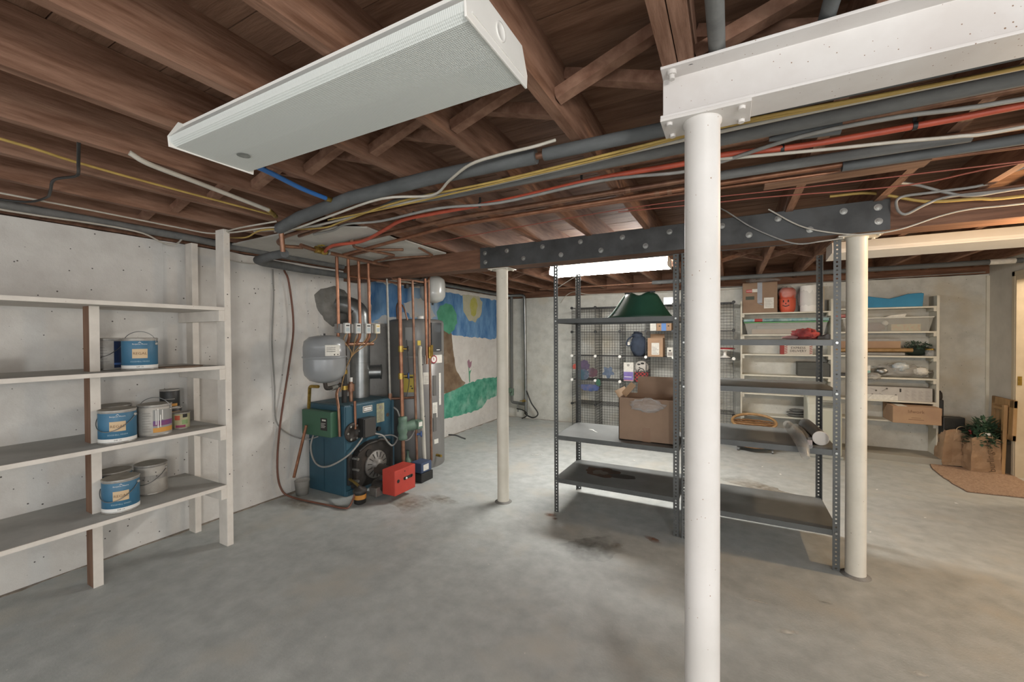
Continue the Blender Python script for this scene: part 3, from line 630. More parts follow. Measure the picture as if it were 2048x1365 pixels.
# ================================================================ boiler corner
BX0, BX1, BY0, BY1, BZ1 = -3.585, -3.09, 2.595, 3.2, .822
t = Thing('boiler', 'dark blue steel oil boiler against the left wall', 'boiler', (-3.34, 2.9, 0)); boiler = t
t.part('jacket', MB().box(BX0, BX1, BY0, BY1, .0, BZ1), BOILER, .006)
t.part('top_panel', MB().box(BX0 + .01, BX1 - .02, BY0 + .01, BY1 - .01, BZ1, BZ1 + .006), mat('boiler_top', '#39545c', '#31484f', rough=.5, scale=6))
t.part('front_panel', MB().box(BX1, BX1 + .006, BY0 + .012, BY1 - .03, .42, BZ1 - .01), BOILER, .002)
t.part('corner_strip', MB().box(BX1 - .02, BX1 + .012, BY1 - .03, BY1 + .004, .0, BZ1), BOILER, .002)
m = MB().lathe([(.085, 0), (.09, .01), (.085, .022), (.05, .022), (.045, .012), (0, .012)], 24, M=Matrix.Translation((BX1 + .004, 2.672, .575)) @ Matrix.Rotation(math.pi / 2, 4, 'Y'))
fl = t.part('flange', m, IRON)
for k in range(6):
    a = k * math.pi / 3
    t.part('flange_bolt', MB().cyl((BX1 + .024, 2.672 + .067 * math.cos(a), .575 + .067 * math.sin(a)), (BX1 + .036, 2.672 + .067 * math.cos(a), .575 + .067 * math.sin(a)), .011, 6), BOLT, parent=fl)
aq = t.part('aquastat', MB().box(BX1 + .006, BX1 + .09, 2.735, 2.885, .51, .69), BLACK, .004, label='black control box')
t.part('aquastat_cover', MB().box(BX1 + .09, BX1 + .096, 2.745, 2.878, .518, .682), mat('dark_grey_cover', '#3a3836', rough=.5), .002, parent=aq)
t.part('name_plate', MB().box(BX1 + .006, BX1 + .009, 2.80, 2.915, .732, .79), PAPER)
m = MB().box(BX1 + .009, BX1 + .0095, 2.806, 2.909, .738, .784); t.part('name_plate_field', m, INK)
m = MB().box(BX1 + .0095, BX1 + .01, 2.812, 2.903, .745, .777); t.part('name_plate_band', m, WHITEP)
t.part('lettering', flat_text(MB(), 'Burnham', .026, (BX1 + .0105, 2.857, .761), (0, 1, 0), (0, 0, 1), .9), INK)
t.part('rating_label', MB().box(BX1 + .006, BX1 + .0085, 2.972, 3.072, .605, .79), mat('old_label', '#a9a688', '#8f8c70', rough=.8, scale=40))
m = MB()
for k in range(7): m.box(BX1 + .0085, BX1 + .009, 2.982, 3.062, .62 + k * .014, .624 + k * .014)
m.cyl((BX1 + .0085, 3.022, .75), (BX1 + .0092, 3.022, .75), .018, 12); t.part('label_print', m, INKG)
t.part('rust_spot', MB().cyl((BX1 + .006, 3.12, .66), (BX1 + .008, 3.12, .66), .02, 12), RUST)
t.part('port', MB().cyl((BX1 + .004, 2.985, .545), (BX1 + .03, 2.985, .545), .022, 14), IRON)
# burner door: arched casting
P = [(2.66, .06), (3.12, .06), (3.12, .37)]
for k in range(9):
    a = R(20 + 140 * k / 8); P.append((2.89 + .235 * math.cos(a), .30 + .16 * math.sin(a)))
P.append((2.66, .37))
t.part('burner_door', MB().prism(P, 0, BX1 - .01, BX1 + .075), IRON, .008, label='arched cast iron burner door')
t.part('hinge_cover', MB().box(BX1, BX1 + .03, 2.612, 2.655, .1, .38), BLACK, .003)
for z in (.14, .24, .34): t.part('hinge_bolt', MB().cyl((BX1 + .03, 2.66, z), (BX1 + .1, 2.66, z), .012, 8), BOLT)
t.part('door_rib', MB().tube([(BX1 + .075, 2.69, .40), (BX1 + .085, 2.78, .445), (BX1 + .085, 2.95, .455), (BX1 + .08, 3.07, .42)], .012, 8), IRON)
t.part('peep_cover', MB().cyl((BX1 + .07, 2.80, .36), (BX1 + .09, 2.80, .36), .035, 14), IRON)
D = Matrix.Translation((BX1 + .075, 2.885, .235)) @ Matrix.Rotation(math.pi / 2, 4, 'Y')
dk = t.part('mounting_disc', MB().lathe([(.13, 0), (.132, .012), (.125, .02), (.05, .032), (.048, .06), (0, .06)], 28, M=D), ALU, label='ribbed aluminium mounting disc')
for k in range(14):
    a = 2 * math.pi * k / 14
    t.part('fin', MB().bar(D @ Vector((.07 * math.cos(a), .07 * math.sin(a), .028)), D @ Vector((.118 * math.cos(a), .118 * math.sin(a), .022)), .006, .008, (1, 0, 0)), IRON, parent=dk)
t.part('blast_tube', MB().cyl((BX1 + .1, 2.885, .2), (-2.73, 2.86, .18), .05, 18), IRON)
t.part('jacket_seam', MB().box(-3.37, -3.366, BY0 - .0015, BY0, .02, .5), mat('seam_blue', '#16333d', rough=.6))
t.part('foot_rail', MB().box(BX1 - .04, BX1 + .012, BY0 + .01, BY1 - .01, 0, .05), BOILER, .003)
# burner
t = Thing('oil_burner', 'red metal burner box in front of the blue boiler', 'burner', (-2.67, 2.84, .055))
cv = t.part('cover', MB().box(-2.74, -2.59, 2.70, 2.965, .055, .275), REDBOX, .006)
t.part('window', MB().cyl((-2.59, 2.742, .178), (-2.588, 2.742, .178), .016, 14), BLACK, parent=cv)
m = MB().box(-2.59, -2.588, 2.82, 2.915, .166, .194); m.cyl((-2.59, 2.82, .18), (-2.588, 2.82, .18), .014, 12).cyl((-2.59, 2.915, .18), (-2.588, 2.915, .18), .014, 12)
t.part('slot', m, BLACK, parent=cv); t.part('reset_button', MB().ball((-2.586, 2.84, .178), .010), WHITEP, parent=cv)
t.part('screw', MB().cyl((-2.59, 2.825, .245), (-2.588, 2.825, .245), .006, 8), BLACK, parent=cv)
t.part('motor', MB().cyl((-2.86, 2.73, .11), (-2.74, 2.73, .11), .045, 16).box(-2.87, -2.76, 2.70, 2.95, .05, .1), IRON)
t.part('pump_body', MB().box(-2.84, -2.75, 2.64, 2.72, .04, .12), ALU, .006)
t.part('leg', MB().box(-2.80, -2.76, 2.86, 2.9, 0, .06), IRON)
t = Thing('oil_filter', 'small black oil filter canister with orange band beside the burner', 'filter', (-2.83, 2.53, .012))
t.part('bowl', MB().lathe([(.03, 0), (.05, .012), (.052, .1), (.054, .104)], 20, c=(-2.83, 2.53, .012)), BLACK)
t.part('band', MB().lathe([(.0535, .05), (.0535, .088)], 20, c=(-2.83, 2.53, .012)), mat('orange_band', '#a8732f', rough=.6))
t.part('head', MB().lathe([(.058, .104), (.06, .115), (.05, .132), (.015, .14), (.015, .155)], 20, c=(-2.83, 2.53, .012)), IRON)
t.part('bracket', MB().tube([(-2.83, 2.53, .155), (-2.95, 2.58, .16), (-3.06, 2.62, .16)], .012, 8), BRASS)
cable('oil_line', 'thin brown oil line running down the wall and across the floor', [(-3.58, 2.36, 2.06), (-3.6, 2.42, 1.95), (-3.6, 2.46, 1.57), (-3.6, 2.42, 1.24), (-3.6, 2.32, .66), (-3.57, 2.27, .3), (-3.55, 2.29, .1), (-3.47, 2.34, .02), (-3.08, 2.38, .012), (-2.88, 2.4, .012), (-2.83, 2.42, .03), (-2.84, 2.48, .1), (-2.84, 2.5, .14)], .0085, mat('coated_copper', '#70473a', '#62402f', rough=.6, scale=10), cat='pipe')
cable('grey_wire', 'thin grey wire running down the wall left of the gauge tank', [(-3.62, 2.28, 2.06), (-3.625, 2.29, 1.8), (-3.625, 2.27, 1.4), (-3.625, 2.29, 1.0), (-3.625, 2.3, .7), (-3.6, 2.4, .56), (-3.5, 2.5, .5), (-3.42, 2.575, .52)], .006, GREYCAB, cat='wire')
# relay box on the boiler side
t = Thing('relay_box', 'green relay box mounted on the side of the boiler', 'control box', (-3.37, 2.55, .55))
t.part('case', MB().box(-3.565, -3.165, BY0 - .085, BY0 - .001, .545, .775), GREENBOX, .006)
t.part('label', MB().box(-3.30, -3.215, BY0 - .087, BY0 - .085, .605, .715), INK)
m = MB()
for k in range(4): m.box(-3.295, -3.245 + .012 * (k % 2), BY0 - .0876, BY0 - .087, .63 + k * .012, .634 + k * .012)
m.box(-3.28, -3.23, BY0 - .0876, BY0 - .087, .69, .705); t.part('label_print', m, PAPER)
cable('grey_conduit', 'grey flexible conduit looping from the relay box to the black control', [(-3.43, 2.53, .545), (-3.43, 2.5, .44), (-3.36, 2.48, .33), (-3.24, 2.47, .29), (-3.12, 2.5, .32), (-3.03, 2.6, .4), (-3.02, 2.72, .5), (-3.03, 2.76, .53)], .0085, GREYCAB, cat='conduit')
cable('grey_conduit', 'grey flexible conduit hanging from the control to the pump', [(-3.0, 2.87, .53), (-2.96, 2.93, .5), (-2.95, 2.99, .42), (-2.95, 3.05, .38), (-2.96, 3.13, .43), (-2.98, 3.19, .55), (-3.02, 3.2, .68), (-3.06, 3.18, .73)], .0085, GREYCAB, cat='conduit')
cable('grey_conduit', 'grey wire dipping under the green pump', [(-3.06, 2.97, .47), (-3.0, 3.02, .48), (-2.97, 3.08, .47), (-2.92, 3.15, .41), (-2.87, 3.2, .42), (-2.86, 3.27, .5), (-2.87, 3.3, .57)], .007, GREYCAB, cat='conduit')
# riser group on the boiler top
def cop(name, label, pts, r, m=COPPERB, rad=.03): return pipe(name, label, pts, r, m, 'pipe', rad)
t = Thing('riser_pipe', 'dark supply riser with valves on top of the boiler', 'pipe', (-3.25, 2.73, BZ1))
t.part('riser', MB().tube([(-3.25, 2.73, BZ1), (-3.25, 2.735, 1.3), (-3.06, 2.56, 1.385)], .024, 12, .05), IRON)
t.part('air_vent', MB().cyl((-3.24, 2.80, .83), (-3.24, 2.80, 1.02), .018, 12).cyl((-3.24, 2.80, .93), (-3.24, 2.80, 1.0), .032, 12), COPPER)
t.part('vent_cap', MB().cyl((-3.24, 2.80, 1.0), (-3.24, 2.80, 1.06), .016, 10), WHITEP)
for z in (.95, 1.1): t.part('collar', MB().cyl((-3.25, 2.733, z), (-3.25, 2.733, z + .038), .03, 12), BRASS)
t.part('manifold', MB().tube([(-3.06, 2.46, 1.385), (-3.05, 2.9, 1.385)], .018, 10), COPPER)
cop('relief_pipe', 'brown relief pipe dropping from the riser to the boiler front', [(-3.22, 2.66, 1.02), (-3.2, 2.6, .93), (-3.14, 2.575, .8), (-3.13, 2.575, .55)], .013, COPPER)
cop('copper_pipe', 'short copper gauge pipe rising from the front flange', [(BX1 + .02, 2.70, .6), (BX1 + .02, 2.695, .86)], .012)
t = Thing('expansion_tank', 'grey round expansion tank hanging left of the flue', 'tank', (-3.07, 2.38, 1.03))
ec = (-3.07, 2.38, 1.06)
t.part('shell', MB().lathe([(.0, 0), (.06, .004), (.12, .025), (.158, .07), (.168, .12), (.168, .2), (.168, .215), (.176, .218), (.176, .226), (.168, .23), (.168, .31), (.16, .355), (.12, .392), (.05, .405), (0, .406)], 36, c=ec), TANKG)
t.part('air_valve', MB().cyl((-3.07, 2.38, 1.464), (-3.07, 2.38, 1.482), .008, 8), BLACK)
a0 = math.atan2(-2.38, 3.07)
t.part('label', MB().patch(ec, .169, a0 + .02, a0 + .75, 1.06 + .235, 1.06 + .325, 8, .001), PAPER)
m = MB(); m.patch(ec, .1705, a0 + .42, a0 + .48, 1.3, 1.31, 3, .0004); m.patch(ec, .1705, a0 + .6, a0 + .66, 1.3, 1.31, 3, .0004)
for k in range(3): m.patch(ec, .1705, a0 + .08, a0 + .5, 1.33 + k * .015, 1.333 + k * .015, 6, .0004)
t.part('label_print', m, INK)
t.part('fitting', MB().tube([(-3.07, 2.38, 1.065), (-3.07, 2.39, 1.01), (-3.12, 2.5, 1.0), (-3.21, 2.68, 1.01)], .017, 10, .02), IRON)
t.part('valve_body', MB().cyl((-3.11, 2.47, 1.0), (-3.14, 2.55, 1.003), .024, 12), BOLT)
cop('drain_pipe', 'dull brass drain pipe leaning down left of the boiler', [(-3.1, 2.34, 1.03), (-3.2, 2.33, 1.03), (-3.34, 2.42, .82)], .014, BRASS)
cop('copper_pipe', 'bright copper discharge pipe leaning against the boiler side', [(-3.46, 2.48, .64), (-3.56, 2.42, .16)], .013)
t = Thing('bucket', 'small translucent plastic bucket on the floor left of the boiler', 'bucket', (-3.5, 2.46, 0))
t.part('shell', MB().lathe([(.05, .002), (.053, .0), (.065, .13), (.068, .132), (.0655, .13), (.05, .006), (0, .006)], 24, c=(-3.5, 2.46, 0)), HAZY)
# zone valves
ZY = [2.455, 2.575, 2.69, 2.805]
for k, y in enumerate(ZY):
    t = Thing('zone_pipe', ['leftmost', 'second', 'third', 'rightmost'][k] + ' of four copper zone pipes with a grey valve box', 'pipe', (-3.0, y, 1.4), group='zone pipes over the boiler')
    t.part('tube', MB().tube([(-3.0, y, 2.14), (-3.0, y + .012, 1.55), (-3.01, y + .015, 1.45), (-3.05, 2.5 + .1 * k, 1.385)], .0135, 10, .02), COPPERB)
    b = t.part('valve_head', MB().box(-3.04, -2.965, y + .0, y + .04, 1.485, 1.565), mat('valve_grey', '#7d7a76', rough=.5), .003)
    t.part('valve_cover', MB().box(-2.972, -2.945, y + .035, y + .09, 1.482, 1.572), mat('valve_cover_%d' % (k == 3), '#b7b7b2' if k < 3 else '#c9c3ae', rough=.4), .003, parent=b)
    m = MB().box(-2.945, -2.944, y + .045, y + .08, 1.545, 1.556)
    t.part('cover_print', m, INK if k < 3 else BRASS, parent=b)
    m = MB().box(-2.945, -2.944, y + .045, y + .08, 1.497, 1.533)
    t.part('cover_label', m, mat('valve_label', '#98a3a6', rough=.6), parent=b)
    t.part('wire', MB().spline([(-2.96, y + .06, 1.48), (-2.98, y + .05, 1.42), (-3.02, 2.62 + .01 * k, 1.3), (-3.1, 2.62, 1.15), (-3.17, 2.62, .95)], .004, 6), mat('tan_wire', '#9a7b52', rough=.6))
t = Thing('copper_header', 'copper header with yellow valve above the zone pipes', 'pipe', (-2.95, 2.6, 2.12))
t.part('header', MB().tube([(-2.9, 2.05, 2.15), (-2.95, 2.2, 2.15), (-2.96, 2.46, 2.15), (-3.0, 3.08, 2.15), (-3.01, 3.12, 2.04)], .0165, 12, .03), COPPER)
t.part('loop', MB().tube([(-2.45, 1.8, 2.165), (-2.8, 1.85, 2.165), (-2.96, 1.9, 2.15), (-3.0, 1.98, 2.14), (-2.95, 2.1, 2.15)], .014, 10, .08), COPPER)
vb = t.part('ball_valve', MB().cyl((-2.93, 2.2, 2.15), (-2.945, 2.3, 2.15), .028, 14).cyl((-2.94, 2.25, 2.15), (-2.9, 2.25, 2.13), .018, 10), BRASS)
t.part('handle', MB().box(-2.955, -2.905, 2.235, 2.265, 2.185, 2.197), mat('yellow_handle', '#a8923c', rough=.5), parent=vb)
t.part('clamp', MB().cyl((-2.95, 2.32, 2.15), (-2.95, 2.34, 2.15), .022, 12), BOLT)
cop('copper_pipe', 'short copper branch with an elbow under the white boards', [(-2.52, 2.2, 2.17), (-2.63, 2.32, 2.16), (-2.63, 2.45, 2.16), (-2.59, 2.72, 2.16), (-2.78, 2.8, 2.16)], .012, COPPER)
cop('copper_pipe', 'copper branch lying beside the elbow under the white boards', [(-3.03, 2.57, 2.165), (-2.62, 2.5, 2.17), (-2.4, 2.62, 2.17)], .012, COPPER)
cop('copper_pipe', 'copper branch along the girder under the white boards', [(-2.98, 2.86, 2.165), (-2.75, 2.84, 2.17), (-2.35, 2.95, 2.17), (-2.3, 2.7, 2.19)], .010, COPPER)
# flue
t = Thing('flue_pipe', 'galvanised flue pipe rising from the boiler into the wall', 'flue', (-3.42, 3.07, BZ1))
t.part('stack', MB().cyl((-3.42, 3.07, BZ1 + .004), (-3.42, 3.08, 1.60), .098, 28), GALV)
t.part('elbow', MB().tube([(-3.42, 3.08, 1.58), (-3.42, 3.08, 1.70), (-3.47, 3.05, 1.76), (-3.56, 3.0, 1.79), (-3.66, 2.96, 1.79)], .092, 20, .06), GALV)
for z in (1.18, 1.59): t.part('seam', MB().cyl((-3.42, 3.075, z), (-3.42, 3.075, z + .012), .101, 28), GALV)
t.part('draft_regulator', MB().tube([(-3.42, 3.12, 1.08), (-3.29, 3.235, 1.08)], .072, 20).cyl((-3.29, 3.235, 1.08), (-3.284, 3.24, 1.08), .079, 22), GALV)
# rough cement patch around the flue
P = [(2.702, 1.868), (2.776, 1.934), (2.942, 1.982), (3.08, 1.954), (3.178, 1.855), (3.265, 1.723), (3.142, 1.609), (2.919, 1.552), (2.819, 1.626), (2.729, 1.747)]
m = MB(); n = 40; cy, cz = 2.97, 1.77; ring = []
def along(P, u):
    k = u * len(P); i = int(k) % len(P); f = k - int(k); a, b = P[i], P[(i + 1) % len(P)]; return (a[0] + (b[0] - a[0]) * f, a[1] + (b[1] - a[1]) * f)
rows = 6; vs_ = []
for j in range(rows + 1):
    s = 1 - j / rows
    for k in range(n):
        y, z = along(P, k / n); y = cy + (y - cy) * s; z = cz + (z - cz) * s
        nz_ = noise.noise(Vector((y * 9, z * 9, 1))) * .02 + noise.noise(Vector((y * 23, z * 23, 4))) * .008
        if j == 0: y += nz_ * .8; z += nz_ * .6
        vs_.append((XL - .004 + (0 if j == 0 else .03 + .03 * math.sin(min(1, j / 3) * math.pi / 2) + nz_), y, z))
m.add(vs_, [(j * n + k, j * n + (k + 1) % n, (j + 1) * n + (k + 1) % n, (j + 1) * n + k) for j in range(rows) for k in range(n)], True)
single('cement_patch', 'rough grey cement patch around the flue hole', 'patch', m, CEMENT)
# ---------------------------------------------------------------- water heater
HC = (-3.22, 3.71, 0); HR = .318; a0 = math.atan2(-3.71, 3.22)
t = Thing('water_heater', 'tall grey hybrid water heater behind the copper pipes', 'water heater', HC)
t.part('tank', MB().lathe([(HR - .004, 0), (HR, .01), (HR, 1.22), (HR - .004, 1.225), (HR - .004, 1.24), (HR, 1.245), (HR, 1.60), (HR - .012, 1.63), (HR - .06, 1.645), (0, 1.648)], 48, c=HC), HEATER)
cp = t.part('control_panel', MB().patch(HC, HR, a0 + .54, a0 + 1.02, 1.285, 1.605, 8, .014), HEATERD, label='dark control panel')
t.part('display', MB().patch(HC, HR + .014, a0 + .60, a0 + .96, 1.50, 1.58, 8, .001), mat('display_glass', '#55585a', rough=.15), parent=cp)
t.part('display_mark', MB().patch(HC, HR + .014, a0 + .74, a0 + .9, 1.30, 1.306, 4, .0008), WHITEP, parent=cp)
lb = t.part('logo_band', MB().patch(HC, HR, a0 + .30, a0 + 1.1, 1.155, 1.245, 8, .006), PAPER)
ag = a0 + .62; lc = Vector((HC[0] + (HR + .007) * math.cos(ag), HC[1] + (HR + .007) * math.sin(ag), 1.2)); on_ = Vector((math.cos(ag), math.sin(ag), 0))
t.part('logo', MB().lathe([(.046, 0), (.046, .004), (.032, .0045), (.032, .004), (0, .004)], 24, M=Matrix.Translation(lc) @ on_.to_track_quat('Z', 'Y').to_matrix().to_4x4()), mat('logo_red', '#8d2f3c', rough=.5), parent=lb)
t.part('logo_field', MB().cyl(lc + on_ * .004, lc + on_ * .006, .031, 20), WHITEP, parent=lb)
t.part('lettering', flat_text(MB(), 'R', .05, lc + on_ * .0066, Vector((0, 0, 1)).cross(on_), (0, 0, 1)), mat('logo_red', '#8d2f3c'), parent=lb)
t.part('energy_guide', MB().patch(HC, HR, a0 - .42, a0 - .06, .85, 1.04, 8, .002), mat('energy_yellow', '#b09b3e', rough=.6), label='yellow energy label')
m = MB().patch(HC, HR + .002, a0 - .38, a0 - .1, 1.005, 1.022, 6, .0006); m.patch(HC, HR + .002, a0 - .16, a0 - .1, .885, .9, 3, .0006).patch(HC, HR + .002, a0 - .2, a0 - .14, .91, .922, 3, .0006)
t.part('energy_print', m, INK)
for aa, b_, z0, z1 in ((.24, .46, .93, 1.06), (.58, .80, .55, .72), (.64, .84, .26, .31), (.9, 1.02, .68, 1.04)):
    t.part('rating_label', MB().patch(HC, HR, a0 + aa, a0 + b_, z0, z1, 5, .0015), PAPER)
m = MB()
for k in range(8): m.patch(HC, HR + .0015, a0 + .60, a0 + .76 - .02 * (k % 3), .57 + k * .016, .574 + k * .016, 4, .0006)
for k in range(5): m.patch(HC, HR + .0015, a0 + .27, a0 + .43, .95 + k * .016, .954 + k * .016, 4, .0006)
t.part('label_print', m, INKG)
for z0, z1 in ((.80, 1.02), (.40, .60)):
    t.part('access_panel', MB().patch(HC, HR, a0 + .60, a0 + .74, z0, z1, 4, .006), mat('panel_grey', '#5f5e5b', rough=.4))
t.part('top_knob', MB().cyl((-3.02, 3.56, 1.645), (-3.02, 3.56, 1.675), .035, 16), WHITEP)
t.part('junction_box', MB().patch(HC, HR, a0 - .3, a0 + .02, 1.41, 1.55, 5, .05), mat('box_grey', '#8d8d8a', rough=.5), label='pale grey junction box')
t.part('drain_valve', MB().tube([(HC[0] + HR * math.cos(a0 + .75), HC[1] + HR * math.sin(a0 + .75), .13), (HC[0] + (HR + .07) * math.cos(a0 + .75), HC[1] + (HR + .07) * math.sin(a0 + .75), .13)], .015, 10), BRASS)
t.part('power_lead', MB().spline([(-2.93, 3.93, .3), (-2.86, 3.98, .29), (-2.8, 4.02, .26), (-2.78, 4.06, .24)], .009, 8), BLACK)
t.part('top_hose', MB().spline([(-3.3, 3.5, 1.64), (-3.27, 3.46, 1.78), (-3.2, 3.42, 1.82), (-3.13, 3.42, 1.76), (-3.1, 3.44, 1.63)], .009, 8), COPPER)
# vertical pipes in front of the heater
t = Thing('steel_pipe', 'thin pale galvanised pipe rising behind the boiler corner', 'pipe', (-3.1, 3.16, .83))
t.part('tube', MB().tube([(-3.1, 3.143, 2.04), (-3.1, 3.172, .86)], .0115, 10), mat('pale_galv', '#a7a49b', '#918e86', rough=.4, metal=.4, scale=20))
t.part('tee', MB().cyl((-3.1, 3.172, .8), (-3.1, 3.172, .87), .02, 10).tube([(-3.14, 3.15, .815), (-3.05, 3.2, .815), (-2.85, 3.28, .83)], .0125, 8), COPPER)
t = Thing('pump_pipe', 'wide copper pipe carrying a green circulator pump beside the boiler', 'pipe', (-2.9, 3.14, .1))
t.part('tube', MB().tube([(-2.9, 3.105, 2.03), (-2.9, 3.133, .66)], .0185, 12), COPPERB)
t.part('tube', MB().tube([(-2.9, 3.14, .42), (-2.9, 3.145, .09), (-3.0, 3.15, .09)], .0185, 12, .03), COPPER)
pb = t.part('pump_body', MB().lathe([(.03, 0), (.045, .01), (.045, .03), (.038, .05), (.05, .09), (.052, .13), (.038, .17), (.045, .2), (.045, .225), (.03, .235)], 18, c=(-2.9, 3.137, .42)), PUMPG, label='green cast circulator pump')
t.part('pump_motor', MB().tube([(-2.9, 3.14, .54), (-2.87, 3.21, .55), (-2.84, 3.29, .555)], [.045, .05, .055], 16).box(-2.9, -2.79, 3.24, 3.31, .52, .60), PUMPG, parent=pb)
t.part('pump_label', MB().box(-2.789, -2.787, 3.25, 3.30, .54, .585), PAPER, parent=pb)
for z in (1.33, 1.06):
    t.part('valve', MB().cyl((-2.9, 3.12, z - .03), (-2.9, 3.12, z + .03), .027, 12).cyl((-2.9, 3.12, z), (-2.86, 3.16, z), .012, 8), BRASS)
t.part('valve_wheel', MB().lathe([(.03, 0), (.034, .006), (.03, .012), (.01, .012), (.01, 0)], 14, M=Matrix.Translation((-2.855, 3.165, 1.06)) @ Matrix.Rotation(R(50), 4, 'Z') @ Matrix.Rotation(math.pi / 2, 4, 'Y')), mat('wheel_blue', '#39507c', rough=.5))
t.part('valve_wheel', MB().lathe([(.024, 0), (.027, .006), (.024, .012), (.01, .012), (.01, 0)], 14, M=Matrix.Translation((-2.855, 3.165, 1.33)) @ Matrix.Rotation(R(50), 4, 'Z') @ Matrix.Rotation(math.pi / 2, 4, 'Y')), IRON)
cable('sensor_wire', 'thin black wire hanging in front of the yellow label', [(-2.86, 3.16, 1.42), (-2.85, 3.17, 1.2), (-2.85, 3.18, 1.0), (-2.86, 3.15, .85)], .004, BLACK, cat='wire')
t = Thing('copper_pipe', 'copper pipe left of the white drain pipe with a green valve below', 'pipe', (-2.85, 3.27, .1))
t.part('tube', MB().tube([(-2.85, 3.24, 2.02), (-2.85, 3.289, .16), (-2.9, 3.26, .14)], .0125, 10, .03), COPPER)
t.part('valve_body', MB().lathe([(.02, 0), (.04, .02), (.045, .07), (.03, .1), (.014, .12), (.012, .18), (.02, .185)], 14, c=(-2.93, 3.24, .1)), PUMPG)
t.part('stop_valve', MB().cyl((-2.845, 3.28, .45), (-2.82, 3.31, .45), .013, 8).cyl((-2.82, 3.31, .45), (-2.81, 3.32, .45), .03, 14), mat('wheel_blue', '#39507c'))
cop('copper_pipe', 'bright copper pipe ending in a drain cup before the control panel', [(-2.85, 3.435, 2.06), (-2.85, 3.457, 1.16)], .0135)
t = Thing('copper_pipe', 'rightmost copper pipe running to the floor before the heater', 'pipe', (-2.85, 3.5, .1))
t.part('tube', MB().tube([(-2.85, 3.492, 2.05), (-2.85, 3.52, .12), (-2.9, 3.56, .1)], .0135, 10, .03), COPPER)
t.part('valve', MB().cyl((-2.85, 3.505, 1.22), (-2.85, 3.505, 1.34), .02, 10).box(-2.835, -2.825, 3.49, 3.53, 1.24, 1.36), BRASS)
t = Thing('pvc_drain', 'white plastic condensate pipe strapped before the heater', 'pipe', (-2.84, 3.36, .08))
t.part('tube', MB().tube([(-2.86, 3.36, 1.34), (-2.84, 3.33, 1.3), (-2.84, 3.394, .1)], .021, 12, .03), mat('pvc', '#b5b0a4', '#a8a396', rough=.5, scale=8))
for z in (1.16, .62): t.part('strap', MB().cyl((-2.84, 3.345 + .05 * (1.3 - z), z - .004), (-2.84, 3.345 + .05 * (1.3 - z), z + .004), .0235, 12), BLACK)
t.part('tag', MB().box(-2.862, -2.858, 3.32, 3.37, 1.36, 1.41), mat('energy_yellow', '#b09b3e'))
t = Thing('condensate_pump', 'small blue and black condensate pump on the floor by the heater', 'pump', (-2.78, 3.27, 0))
t.part('tank', MB().box(-2.86, -2.70, 3.18, 3.36, 0, .09), BLACK, .008); t.part('motor', MB().box(-2.855, -2.71, 3.19, 3.35, .09, .19), mat('pump_blue', '#38465f', rough=.5), .008)
t.part('label', MB().box(-2.71, -2.708, 3.22, 3.30, .11, .17), PAPER)
t = Thing('expansion_tank', 'white expansion tank hung from the pipes above the water heater', 'tank', (-2.93, 3.66, 1.82))
t.part('shell', MB().lathe([(0, 0), (.05, .006), (.11, .03), (.138, .075), (.14, .11), (.14, .21), (.13, .26), (.09, .29), (0, .3)], 30, c=(-2.93, 3.66, 1.82)), TANKW)
t.part('air_valve', MB().cyl((-2.93, 3.66, 1.80), (-2.93, 3.66, 1.822), .012, 8), BLACK)
t.part('elbow', MB().tube([(-2.93, 3.66, 2.11), (-2.93, 3.62, 2.14), (-2.86, 3.5, 2.05), (-2.86, 3.44, 2.02)], .014, 8, .03), COPPER)
t.part('valve', MB().tube([(-2.98, 3.28, 1.97), (-2.9, 3.36, 1.99), (-2.86, 3.46, 2.0)], .014, 8).box(-2.98, -2.95, 3.26, 3.3, 1.95, 1.99), IRON)
cop('copper_pipe', 'thin copper crossbar under the girder joining the heater pipes', [(-3.01, 3.12, 2.03), (-2.9, 3.3, 2.03), (-2.86, 3.44, 2.02)], .012, COPPER)

# ================================================================ wooden wall shelves at left
t = Thing('wall_shelving', 'long painted wooden shelves along the left wall', 'shelving', (-3.35, .7, 0))
SZ = [1.637, 1.235, .82, .41]
for k, z in enumerate(SZ):
    s = t.part('shelf', MB().box(XL, -3.09, -.6, 1.6, z, z + .022), SHELFTOP if k else SHELFP, .002)
    t.part('front_edge', MB().box(-3.09, -3.084, -.6, 1.6, z - .001, z + .0225), SHELFP, parent=s)
    for xx, yy in ():
        pass
    t.part('cleat', MB().box(XL + .01, -3.085, 1.565, 1.602, z - .075, z - .001), SHELFP, .002, label='painted support block')
t.part('post', MB().box(-3.19, -3.088, 1.602, 1.643, 0, 2.2), SHELFP, .002)
t.part('post', MB().box(-3.60, -3.51, 1.602, 1.643, 0, 2.15), SHELFP, .002)
zs = [0.0] + sorted(SZ)
for a, b in zip(zs[:-1], zs[1:]):
    lo = a if a == 0 else a + .022
    o = t.part('upright', MB().box(-3.355, -3.268, .972, 1.015, lo, b), RAWWOOD, .001, label='upright with bare brown side')
    t.part('painted_face', MB().box(-3.268, -3.264, .972, 1.016, lo, b), SHELFP, parent=o)
m = MB()
for z in (.5, .95, 1.45, 1.75): m.cyl((-3.088, 1.622, z), (-3.0865, 1.622, z), .004, 8)
t.part('nail_heads', m, INK, kind='stuff')

